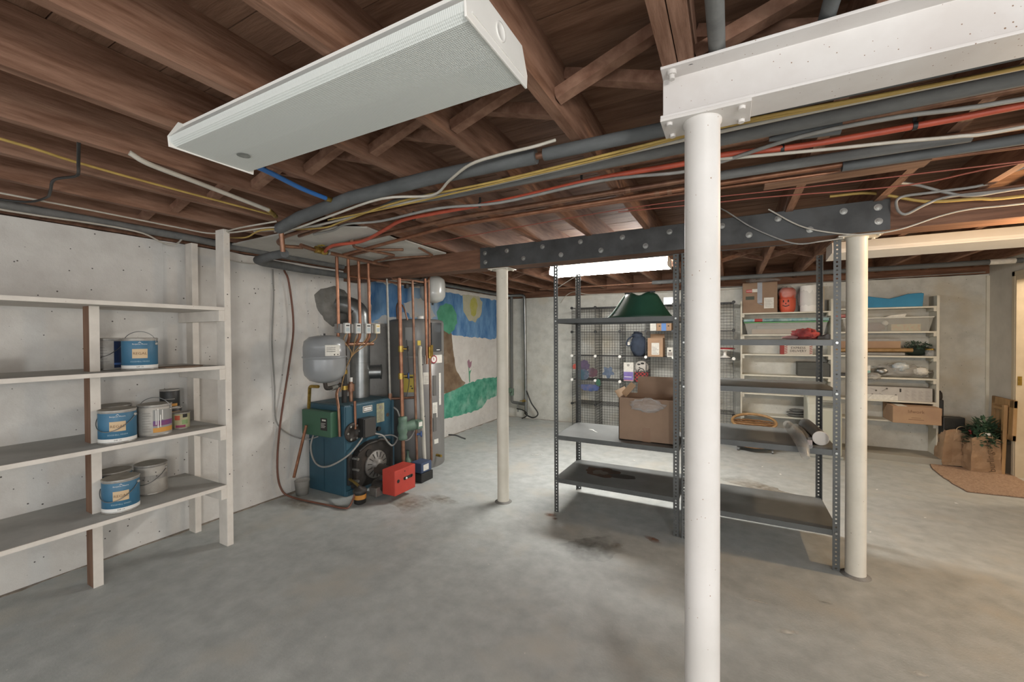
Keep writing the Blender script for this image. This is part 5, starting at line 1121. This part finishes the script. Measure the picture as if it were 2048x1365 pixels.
# cut-out decorations hung on the grid
DEC = [('dark purple owl-like cut-out hung on the wire grid', '#3d3647', '#51415a', (-2.03, .98), .1, 1.0, 2), ('dark red round cut-out hung on the wire grid', '#54363c', '#3d2d35', (-1.88, .885), .075, 1.0, 3), ('teal and navy cut-out below the purple one on the wire grid', '#2e3b50', '#2c5256', (-2.04, .85), .1, .8, 4), ('small slate blue star cut-out hung on the wire grid', '#3e4a5c', '#566273', (-1.64, .9), .075, 1.0, 5), ('long blue fish-shaped cut-out hung on the wire grid', '#3d4c7d', '#33415f', (-1.93, .655), .155, .35, 6), ('small green cut-out beside the blue fish shape', '#2f5a45', '#2a4d3c', (-1.79, .74), .035, 1.5, 7), ('small orange red cut-out at the left of the wire grid', '#a5473a', '#8d3c33', (-2.16, .97), .035, 1.2, 8)]
for lb_, c1, c2, (x, zc), s, asp, sd in DEC:
    P = []; spikes = 5 if 'star' in lb_ else 0
    for k in range(36):
        a = 2 * math.pi * k / 36; f = 1 + .35 * noise.noise(Vector((math.cos(a) * 2, math.sin(a) * 2, sd * 3))) + (.25 * math.cos(spikes * a + 1.2) if spikes else 0)
        P.append((x + s * f * math.cos(a), zc + s * asp * f * math.sin(a)))
    single('hanging_cutout', lb_, 'decoration', MB().prism(P, 1, 6.1935 - .003 * sd, 6.196 - .003 * sd), mat('cutout_%d' % sd, c1, c2, rough=.6, scale=22, c3='#6b6474'))
t = Thing('cake_stand', 'white cake stand with a red rim in the wire cubes', 'cake stand', (-.08, 6.36, zrow(3)))
t.part('stand', MB().lathe([(.07, 0), (.06, .008), (.02, .03), (.018, .07), (.04, .1), (.115, .108), (.118, .115), (.0, .112)], 26, c=(-.08, 6.36, zrow(3))), WHITEP)
t.part('rim', MB().lathe([(.112, .114), (.12, .117), (.12, .128), (.1, .135), (0, .137)], 26, c=(-.08, 6.36, zrow(3))), mat('cake_red', '#8d2c30', rough=.5))

# ================================================================ white shelving along the back wall
WY0, WY1 = 6.38, 6.598
t = Thing('white_shelving', 'white painted shelving unit in two bays on the back wall', 'shelving', (1.1, 6.49, 0))
LZ = [1.735, 1.448, 1.188, .914, .667, .379]; RZ = [1.759, 1.474, 1.189, .932, .664, .431]
t.part('side', MB().box(.105, .125, WY0, WY1, 0, 1.905), WSHELF, .001); t.part('side', MB().box(2.045, 2.068, WY0, WY1, 0, 1.885), WSHELF, .001)
t.part('divider', MB().box(1.085, 1.107, WY0 + .002, WY1, 0, 1.89), WSHELF, .001)
for z in LZ:
    s = t.part('shelf', MB().box(.125, 1.085, WY0 + .001, WY1, z - .009, z + .009), WSHELF, .001)
    for x in (.125, 1.06): t.part('cleat', MB().box(x, x + .025, WY0 + .004, WY1, z - .05, z - .009), WSHELF, parent=s)
for z in RZ:
    s = t.part('shelf', MB().box(1.107, 2.045, WY0 + .001, WY1, z - .009, z + .009), WSHELF, .001)
    for x in (1.107, 2.02): t.part('cleat', MB().box(x, x + .025, WY0 + .004, WY1, z - .05, z - .009), WSHELF, parent=s)
t.part('plinth', MB().box(1.16, 2.045, WY0 - .16, WY1, 0, .07), mat('plinth_grey', '#8f8b80', rough=.7), .002)
def L_(k): return LZ[k] + .0095
def R_(k): return RZ[k] + .0095
# left bay, top
z = L_(0)
t = Thing('moving_box', 'taped cardboard box on the top left of the white shelving', 'box', (.33, 6.48, z))
t.part('carton', MB().box(.13, .525, 6.385, 6.59, z, z + .40), CARD, .003)
t.part('grey_tape', MB().box(.30, .355, 6.383, 6.385, z + .13, z + .40), mat('grey_tape', '#8d9095', '#81848a', rough=.35, scale=10))
t.part('tape_curl', MB().spline([(.31, 6.382, z + .125), (.34, 6.378, z + .11), (.36, 6.376, z + .1)], .006, 6), mat('grey_tape', '#8d9095'))
t.part('label', MB().box(.375, .485, 6.3835, 6.385, z + .055, z + .195), PAPER)
m = MB()
for k in range(5): m.box(.385, .47 - .012 * (k % 3), 6.3831, 6.3836, z + .08 + k * .02, z + .084 + k * .02)
t.part('label_print', m, INKG)
t.part('red_sticker', MB().box(.17, .24, 6.383, 6.385, z + .27, z + .31), mat('sticker_red', '#a03a36', rough=.6))
t.part('white_sticker', MB().box(.24, .30, 6.3835, 6.385, z + .275, z + .315), PAPER)
t.part('dark_marks', MB().box(.165, .265, 6.3835, 6.385, z + .175, z + .22), mat('print_dark_green', '#3c4136', rough=.7))
m = MB(); flat_text(m, 'ULINE', .022, (.205, 6.3825, z + .29), (1, 0, 0), (0, 0, 1)); t.part('lettering', m, WHITEP)
single('plastic_film', 'clear plastic film crumpled on top of the taped box', 'film', MB().blob((.36, 6.47, z + .435), (.19, .08, .035), .45, 3, seed=12), CLEAR)
t = Thing('pumpkin_pail', 'orange plastic pail with a painted face, white shelving', 'pail', (.64, 6.48, z))
OP = mat('pail_orange', '#c2543a', '#b54b33', rough=.5, scale=6)
t.part('pail', MB().lathe([(.072, 0), (.09, .04), (.095, .1), (.093, .16), (.097, .165), (.097, .175), (.09, .18), (.092, .22)], 28, c=(.64, 6.48, z)), OP)
t.part('nested_rim', MB().lathe([(.092, .22), (.1, .24), (.09, .29), (.06, .318), (0, .32)], 28, c=(.64, 6.48, z)), OP)
a = -math.pi / 2 - .25
m = MB()
for da, zz in ((-.28, .125), (.28, .125)): m.patch((.64, 6.48, z), .0955, a + da - .07, a + da + .07, z + zz, z + zz + .03, 4, .001)
m.patch((.64, 6.48, z), .0955, a - .06, a + .06, z + .1, z + .118, 4, .001)
for k in range(5):
    u = -.32 + .16 * k; m.patch((.64, 6.48, z), .095, a + u - .08, a + u + .08, z + .068 + .12 * u * u, z + .08 + .12 * u * u, 3, .001)
t.part('face', m, INK)
t.part('film', MB().blob((.64, 6.47, z + .25), (.1, .1, .09), .25, 3, seed=13), CLEAR)
t = Thing('paper_rolls', 'white paper roll in clear plastic on the white shelving', 'roll', (.88, 6.48, z))
t.part('roll', MB().cyl((.88, 6.485, z), (.88, 6.485, z + .33), .1, 28), WHITEP); t.part('core', MB().cyl((.88, 6.485, z + .33), (.88, 6.485, z + .331), .03, 14), CARD)
t.part('film', MB().blob((.88, 6.48, z + .17), (.125, .105, .18), .12, 3, seed=14), CLEAR)
carton('beige_pack', 'beige packet tucked right of the paper roll', .985, 1.03, 6.45, 6.58, z, z + .31, mat('beige_pack', '#a1947f', rough=.7))
# second: bin and wrapping roll
z = L_(1)
def bin_(label, x0, x1, z, h, lidm, seed):
    t = Thing('storage_bin', label, 'bin', ((x0 + x1) / 2, 6.48, z)); y0, y1 = 6.39, 6.585; w = .004; i = .035
    m = MB(); b = [(x0 + i, y0 + .01, z), (x1 - i, y0 + .01, z), (x1 - i, y1 - .01, z), (x0 + i, y1 - .01, z)]; tp = [(x0, y0, z + h), (x1, y0, z + h), (x1, y1, z + h), (x0, y1, z + h)]
    m.add(b + tp, [(0, 1, 5, 4), (1, 2, 6, 5), (2, 3, 7, 6), (3, 0, 4, 7), (3, 2, 1, 0)])
    o = t.part('tub', m, mat('bin_clear', '#b4b2a8', rough=.25, alpha=.42))
    t.part('lid', MB().box(x0 - .008, x1 + .008, y0 - .006, y1, z + h, z + h + .014), lidm, .003)
    return t
t = bin_('clear storage bin with a green lid, left bay of the white shelving', .155, 1.05, z, .15, mat('lid_green', '#4f8a52', rough=.5), 1)
t.part('contents', MB().box(.24, .95, 6.42, 6.56, z + .004, z + .07), mat('bin_tan', '#a58b74', rough=.8), .003)
t.part('contents', MB().box(.3, .9, 6.43, 6.55, z + .07, z + .11), mat('bin_grey', '#7d7d78', rough=.8), .003)
TEAL = mat('teal_wrap', '#6f9aa0', '#a9b8b5', rough=.5, scale=30, c3='#3f5f63')
t = Thing('wrapping_roll', 'pale teal patterned wrapping paper roll on the green lidded bin', 'roll', (.6, 6.44, z + .166))
t.part('roll', MB().cyl((.14, 6.43, z + .187), (1.07, 6.43, z + .187), .022, 16), TEAL); t.part('red_label', MB().cyl((.27, 6.43, z + .187), (.36, 6.43, z + .187), .0225, 16), mat('sticker_red', '#a03a36'))
# third: express delivery sign
z = L_(2)
t = Thing('sign_board', 'express delivery sign with candy stripes, white shelving', 'sign', (.755, 6.43, z))
t.part('board', MB().box(.605, .905, 6.41, 6.43, z, z + .135), mat('sign_cream', '#b5aea3', rough=.7))
t.part('red_side', MB().box(.56, .605, 6.41, 6.5, z, z + .135), mat('sign_red', '#85322e', rough=.7))
m = MB()
for s0 in (.607, .872):
    for k in range(6):
        zz = z + .006 + k * .0215; m.add([(s0, 6.409, zz), (s0 + .03, 6.409, zz + .012), (s0 + .03, 6.409, zz + .022), (s0, 6.409, zz + .01)], [(0, 1, 2, 3)])
t.part('stripes', m, mat('sign_red', '#85322e'))
m = flat_text(MB(), 'EXPRESS', .042, (.752, 6.4085, z + .083), (1, 0, 0), (0, 0, 1), 1.0); t.part('lettering', m, INK)
m = flat_text(MB(), 'DELIVERY', .042, (.752, 6.4085, z + .044), (1, 0, 0), (0, 0, 1), .98); t.part('lettering', m, INK)
z = L_(3)
t = Thing('hard_case', 'dark grey case with cut corners, left bay of the white shelving', 'case', (.91, 6.48, z))
t.part('shell', MB().prism([(.745, z + .005), (.79, z), (1.07, z), (1.08, z + .01), (1.08, z + .15), (1.04, z + .178), (.745, z + .178)], 1, 6.39, 6.57), mat('case_dark', '#44453f', '#3b3c38', rough=.6, scale=9), .006)
t.part('seam', MB().box(.745, 1.08, 6.388, 6.39, z + .09, z + .094), BLACK)
z = L_(5)
for k, (a, b, h) in enumerate(((.64, .86, .03), (.63, .85, .028), (.66, .84, .03))):
    single('folded_cloth', ['bottom', 'middle', 'top'][k] + ' of three folded grey cloths, low in the left bay', 'cloth', MB().blob(((a + b) / 2, 6.47, z + .018 + k * .032), ((b - a) / 2, .075, .02), .14, 2.5, seed=20 + k, flat=-.016), mat('grey_cloth', '#6f6e69', '#5f5e5a', rough=.95, scale=14), group='folded grey cloths')
# right bay
z = R_(0)
t = Thing('blue_mat', 'folded bright blue mat on the top right of the white shelving', 'mat', (1.69, 6.48, z))
P = [(1.43, z), (1.93, z), (1.94, z + .15), (1.9, z + .155), (1.8, z + .148), (1.72, z + .12), (1.64, z + .1), (1.56, z + .115), (1.44, z + .138)]
BM = mat('mat_blue', '#2f80a5', '#2a7396', rough=.7, scale=5)
t.part('front_fold', MB().prism(P, 1, 6.39, 6.42), BM, .006); t.part('back_fold', MB().prism([(x, zz - .012 if zz > z + .01 else zz) for x, zz in P], 1, 6.425, 6.56), BM, .006)
z = R_(1)
t = bin_('clear storage bin with coloured contents, right bay of the white shelving', 1.2, 2.02, z, .155, mat('lid_clear', '#b9b7ad', rough=.4), 2)
t.part('contents', MB().box(1.66, 1.92, 6.41, 6.55, z + .004, z + .085), mat('zigzag_box', '#b58a68', '#a9b08c', rough=.7, scale=40), .003)
t.part('contents', MB().blob((1.52, 6.48, z + .05), (.1, .07, .06), .2, 3, seed=15, flat=-.05), mat('dark_red_cloth', '#5c3a3c', rough=.9))
t.part('contents', MB().ball((1.62, 6.47, z + .1), .03), PAPER); t.part('contents', MB().box(1.3, 1.43, 6.42, 6.55, z + .004, z + .06), PAPER, .003)
single('gift_bag', 'flat pale gift bag lying on the clear bin, right bay', 'bag', MB().prism([(1.6, z + .17), (1.78, z + .17), (1.79, z + .205), (1.66, z + .19)], 1, 6.4, 6.55), PAPER)
single('red_wrap', 'red wrapping paper behind the right column on the shelving', 'wrapping paper', MB().cyl((1.12, 6.45, z + .195), (1.36, 6.45, z + .195), .022, 14), mat('red_wrap', '#9c4440', '#b58a84', rough=.5, scale=30))
z = R_(2)
t = Thing('long_brown_box', 'long brown box in the right bay, third shelf', 'box', (1.45, 6.5, z)); t.part('box', MB().box(1.12, 1.76, 6.46, 6.59, z, z + .2), CARDL, .003); t.part('grey_edge', MB().box(1.12, 1.76, 6.458, 6.46, z + .17, z + .2), GREYCAB)
single('gold_roll', 'gold wrapping roll lying before the long brown box', 'roll', MB().cyl((1.13, 6.41, z + .06), (1.85, 6.41, z + .066), .024, 16), mat('gold_paper', '#947650', '#83673f', rough=.45, metal=.3, scale=18))
single('grey_roll', 'grey roll under the gold one, right bay', 'roll', MB().cyl((1.13, 6.41, z + .018), (1.78, 6.41, z + .018), .018, 14), GREYCAB)
t = Thing('green_garland', 'dark green garland heap at the right end of the third shelf', 'garland', (1.92, 6.48, z))
m = MB()
for k in range(150):
    a = random.uniform(0, 6.28); r_ = random.random() ** .6; c = Vector((1.91 + .12 * r_ * math.cos(a), 6.48 + .06 * r_ * math.sin(a), z + .06 + .12 * random.random() * (1 - .4 * r_)))
    d = Vector((random.uniform(-1, 1), random.uniform(-1, 1), random.uniform(-.3, .8))).normalized() * .04; s = d.orthogonal().normalized() * .007
    m.add([c, c + d * .5 + s, c + d, c + d * .5 - s], [(0, 1, 2, 3)])
t.part('needles', m, mat('garland_green', '#2f4a38', '#24392c', rough=.8, scale=30), kind='stuff')
t.part('core', MB().blob((1.91, 6.49, z + .06), (.11, .05, .06), .2, 3, seed=17, flat=-.058), mat('garland_dark', '#1f2c24', rough=.9))
t = Thing('glass_jar', 'small glass jar with a brass lid, right end of the third shelf', 'jar', (2.0, 6.42, z))
t.part('glass', MB().lathe([(.036, 0), (.04, .008), (.04, .06), (.034, .068)], 18, c=(2.0, 6.42, z)), CLEAR); t.part('lid', MB().lathe([(.037, .068), (.038, .072), (.038, .086), (0, .087)], 18, c=(2.0, 6.42, z)), BRASS)
z = R_(3)
t = Thing('foil_bag', 'crumpled silver and clear plastic bags on the fourth shelf, right bay', 'bag', (1.75, 6.48, z))
t.part('film', MB().blob((1.75, 6.48, z + .07), (.26, .08, .075), .35, 3.2, n=34, m=20, seed=21, flat=-.068), HAZY)
for x, zz, s, m_ in ((1.58, z + .07, .055, GALV), (1.93, z + .08, .06, PAPER), (1.75, z + .125, .07, mat('bag_blue', '#93a0a6', '#b8b8b4', rough=.3, scale=30))):
    t.part('bundle', MB().blob((x, 6.43, zz), (s * 1.1, .035, s * .75), .25, 3, seed=int(x * 9)), m_)
t.part('drape', MB().blob((1.5, 6.38, z + .01), (.07, .02, .04), .4, 4, seed=25), HAZY)
carton('teal_box', 'small white and teal box behind the right column, fourth shelf', 1.38, 1.47, 6.4, 6.5, z + .03, z + .135, PAPER, extra=[('teal_band', 1.38, 1.47, z + .04, z + .075, mat('teal_band', '#7fa39b', rough=.6))])
carton('dark_box', 'dark flat box under the white and teal one', 1.13, 1.48, 6.4, 6.57, z, z + .029, BLACK)
z = R_(4)
t = Thing('printed_box', 'long white printed box on the fifth shelf, right bay', 'box', (1.66, 6.48, z))
t.part('carton', MB().box(1.3, 2.02, 6.4, 6.58, z, z + .155), mat('white_carton', '#aca8a2', '#a19d97', rough=.7, scale=6), .003)
m = MB()
for x0 in (1.78, 1.84, 1.9, 1.96):
    for k in range(8): m.box(x0, x0 + .04 - .01 * (k % 3), 6.3988, 6.4, z + .02 + k * .014, z + .024 + k * .014)
t.part('fine_print', m, INKG)
m = MB()
for x, zz, a in ((1.5, .12, -.5), (1.6, .12, .6), (1.58, .06, -.6), (1.68, .05, .5), (1.47, .04, .8)):
    c = Vector((x, 6.3988, z + zz)); d = Vector((math.cos(a), 0, math.sin(a))) * .032; m.bar(c - d, c + d, .001, .009, (0, 1, 0)); m.cyl(c + d * .8 + Vector((0, .0005, 0)), c + d * .8 - Vector((0, .0005, 0)), .01, 8)
t.part('tool_drawings', m, mat('ink_mid', '#5a5650', rough=.8))
t.part('flap', MB().box(1.42, 1.72, 6.396, 6.399, z + .0, z + .06), PAPER); t.part('mark', MB().box(1.735, 1.75, 6.3985, 6.4, z + .1, z + .14), INK)
z = R_(5)
t = Thing('brown_parcel', 'wide brown box jutting out of the lowest right shelf', 'box', (1.83, 6.42, z))
t.part('carton', MB().box(1.63, 2.04, 6.225, 6.58, z, z + .19), CARDL, .003)
t.part('lettering', flat_text(MB(), 'lifwork', .05, (1.83, 6.2244, z + .135), (1, 0, 0), (0, 0, 1)), mat('brown_ink', '#6a4c39', rough=.8))
m = MB().box(1.79, 1.87, 6.2245, 6.225, z + .066, z + .07).box(1.765, 1.895, 6.2245, 6.225, z + .045, z + .05); t.part('fine_print', m, mat('brown_ink', '#6a4c39'))
t.part('tape', MB().box(1.68, 1.76, 6.24, 6.56, z + .19, z + .191), PAPER)

# ================================================================ things on the floor at the back
t = Thing('portable_ac', 'cream portable air conditioner standing before the white shelving', 'appliance', (.95, 6.15, 0))
P = [(6.0, .03), (6.33, .03), (6.33, .72), (6.22, .735), (6.08, .70), (6.02, .62), (6.0, .5)]
t.part('body', MB().prism(P, 0, .80, 1.13), CREAMP, .02)
t.part('front_panel', MB().box(.90, 1.12, 5.995, 6.003, .08, .56), mat('cream_panel', '#a7a796', rough=.5), .004)
t.part('base', MB().box(.79, 1.14, 5.99, 6.34, .0, .035), mat('ac_base', '#8f9088', rough=.5), .008)
for k in range(5):
    t.part('vent_slat', MB().box(.92, 1.11, 5.99, 6.004, .60 + k * .018, .607 + k * .018), mat('vent_dark', '#5f6059', rough=.6))
t = Thing('wicker_basket', 'round wicker basket on the floor behind the right rack', 'basket', (.245, 6.02, 0))
c = (.245, 6.02, .06)
m = MB()
for k in range(22):
    a = 2 * math.pi * k / 22; m.tube([(c[0] + .17 * math.cos(a), c[1] + .13 * math.sin(a), c[2]), (c[0] + .23 * math.cos(a), c[1] + .16 * math.sin(a), c[2] + .3)], .006, 5)
t.part('stakes', m, WICKER, kind='stuff')
for k in range(12):
    u = k / 11; rx, ry = .172 + .06 * u, .132 + .03 * u
    t.part('weave', MB().tube([(c[0] + rx * math.cos(2 * math.pi * q / 24), c[1] + ry * math.sin(2 * math.pi * q / 24), c[2] + .01 + .28 * u + .004 * (q % 2)) for q in range(25)], .011, 5, cap=False), WICKER)
t.part('liner', MB().lathe([(.165, .0), (.21, .27)], 28, c=c), WICKER)
t.part('rim', MB().tube([(c[0] + .24 * math.cos(2 * math.pi * q / 28), c[1] + .17 * math.sin(2 * math.pi * q / 28), c[2] + .3 + .065 * math.sin(2 * math.pi * q / 28)) for q in range(29)], .017, 8, cap=False), TANWOOD)
t.part('base', MB().box(.06, .45, 5.92, 6.12, .045, .062), BLACK, .004)
for x in (.07, .44):
    for y in (5.93, 6.11): t.part('caster', MB().cyl((x - .01, y, .022), (x + .01, y, .022), .022, 12).box(x - .008, x + .008, y - .008, y + .008, .03, .046), GALV)
# paper bags
def paper_bag(label, x, y, rot, w, d, h, tilt, word, seed):
    t = Thing('paper_bag', label, 'bag', (x, y, .012), rot, group='brown paper bags in the corner', local=True)
    m = MB(); nx, nz_ = 8, 10; P = [(-w / 2, -d / 2), (w / 2, -d / 2), (w / 2, d / 2), (-w / 2, d / 2)]; vs_ = []; n = 32
    for j in range(nz_ + 1):
        v = j / nz_
        for k in range(n):
            px_, py_ = along(P, k / n); s = 1 - .12 * v * (1 if py_ > 0 else .6)
            b = .022 * noise.noise(Vector((px_ * 9 + seed, py_ * 9, v * 4))) * (1 if v > .02 else 0)
            top = .02 * math.sin(px_ * 20 + seed) * v if j == nz_ else 0
            vs_.append((px_ * s + b + tilt * v * v, py_ * s + b, h * v + top))
    m.add(vs_, [(j * n + k, j * n + (k + 1) % n, (j + 1) * n + (k + 1) % n, (j + 1) * n + k) for j in range(nz_) for k in range(n)] , False)
    m.add([vs_[k] for k in range(n)], [tuple(reversed(range(n)))])
    o = t.part('sack', m, BAGP); md = o.modifiers.new('thick', 'SOLIDIFY'); md.thickness = .0015
    t.part('handle', MB().spline([(-.05 + tilt, -d / 2 * .9, h - .03), (-.045 + tilt, -d / 2 * .9, h + .03), (.0 + tilt, -d / 2 * .85, h + .05), (.045 + tilt, -d / 2 * .9, h + .03), (.05 + tilt, -d / 2 * .9, h - .03)], .0035, 6), mat('kraft_twist', '#b39a78', rough=.8))
    tx = MB(); flat_text(tx, word, .075, (0.02, -d / 2 - .024, h * .47), (-.12, 0, 1), (-1, 0, -.12)); t.part('lettering', tx, mat('bag_ink', '#54412f', rough=.8))
    return t
t = paper_bag('brown paper bag with dark things inside, left of the pair', 2.185, 6.33, R(8), .30, .17, .38, .02, 'burlington', 3)
t.part('dark_box', MB().box(-.12, .07, -.03, .06, .1, .52), BLACK, .01)
t = paper_bag('brown paper bag filled with green artificial branches, right of the pair', 2.325, 6.17, R(4), .23, .18, .36, .0, 'burlington', 8)
m = MB(); random.seed(5)
for k in range(520):
    a = random.uniform(0, 6.28); r_ = random.random() ** .5; c = Vector((.02 + .12 * r_ * math.cos(a), .07 * r_ * math.sin(a), .28 + .32 * random.random() * (1 - .6 * r_)))
    d = Vector((math.cos(a) * .7, math.sin(a) * .7, random.uniform(-.4, .9))).normalized() * .075; s = d.cross(Vector((0, 0, 1))).normalized() * .016
    m.add([c, c + d * .5 + s, c + d, c + d * .5 - s], [(0, 1, 2, 3)])
t.part('leaves', m, mat('leaf_green', '#3f5c44', '#2b4231', rough=.7, scale=20), kind='stuff')
m = MB()
for k in range(9): m.ball((-.09 + .02 * random.random(), -.03 + .04 * random.random(), .38 + .06 * random.random()), .011, 8, 5)
t.part('berries', m, mat('berry_red', '#7c2b2b', rough=.5), kind='stuff')
t.part('price_tag', MB().box(-.02, .03, -.09, -.088, .385, .41), WHITEP)
t = Thing('boot_stack', 'dark bottle-shaped items standing behind the left paper bag', 'bottles', (2.14, 6.5, 0))
t.part('stand', MB().box(2.085, 2.135, 6.46, 6.54, .0, .70), BLACK, .01); t.part('tip', MB().blob((2.11, 6.5, .74), (.024, .03, .06), .2, 3, seed=30), IRON); t.part('tag', MB().box(2.095, 2.12, 6.457, 6.46, .52, .6), CARDL)
# folding table leaning in the corner
t = Thing('folding_table', 'folded light wood table leaning in the far right corner', 'table', (2.475, 6.21, 0), local=True)
t.o.rotation_euler = (0, R(1.5), 0)
def bx_(nm, x0, x1, y0, y1, z0, z1): t.part(nm, MB().box(x0, x1, y0, y1, z0, z1), TANWOOD, .005)
bx_('frame_rail', .0, .03, -.2, .2, .70, .78); bx_('frame_rail', .0, .03, -.2, .2, .37, .43)
bx_('frame_stile', .0, .03, -.2, -.13, .37, .78); bx_('frame_stile', .0, .03, .13, .2, .37, .78)
t.part('panel', MB().box(.01, .022, -.13, .13, .43, .70), mat('pine_dark', '#967856', '#866846', rough=.6, scale=7))
for k in range(4): t.part('slat', MB().box(.004, .02, -.128 + k * .065, -.07 + k * .065, .43, .70), TANWOOD, .002)
bx_('leg', -.032, -.002, -.12, -.075, .0, .72); bx_('leg', .031, .042, .1, .14, .0, .72)
bx_('leg_bar', -.03, -.006, -.075, .12, .66, .69)
# mat at the doorway
t = Thing('door_mat', 'tan bristle mat on the floor by the doorway', 'mat', (2.2, 5.75, 0))
P = [(1.95, 6.23), (1.9, 6.0), (1.885, 5.7), (1.89, 5.45), (1.91, 5.29), (2.29, 5.32), (2.52, 5.33), (2.52, 6.13), (2.3, 6.2)]
t.part('pile', MB().prism(paint(P, .008, 90, 2), 2, 0.001, .011), MATCARPET); t.part('edge', MB().prism(paint([(2.2 + (x - 2.2) * 1.012, 5.75 + (y - 5.75) * 1.012) for x, y in P], .008, 90, 2), 2, .0, .004), mat('mat_edge', '#5d4a3c', rough=.9))
# floor scuffs
t = Thing('floor_debris', 'white paper crumbs scattered on the floor behind the racks', 'crumbs', (.3, 5.0, 0))
m = MB()
for x, y in ((.1, 4.4), (-.2, 4.7), (.45, 5.1), (.3, 5.3), (-.9, 4.3), (-1.8, 5.2), (-1.0, 4.9), (1.35, 4.4), (1.7, 4.9), (1.2, 5.0), (.9, 3.9)):
    s = random.uniform(.008, .02); a = random.uniform(0, 3); m.prism([(x + s * math.cos(a), y + s * math.sin(a)), (x + s * .6 * math.cos(a + 1.6), y + s * .6 * math.sin(a + 1.6)), (x - s * math.cos(a), y - s * math.sin(a)), (x - s * .5 * math.cos(a + 1.4), y - s * .5 * math.sin(a + 1.4))], 2, 0, .003)
t.part('crumbs', m, WHITEP, kind='stuff')
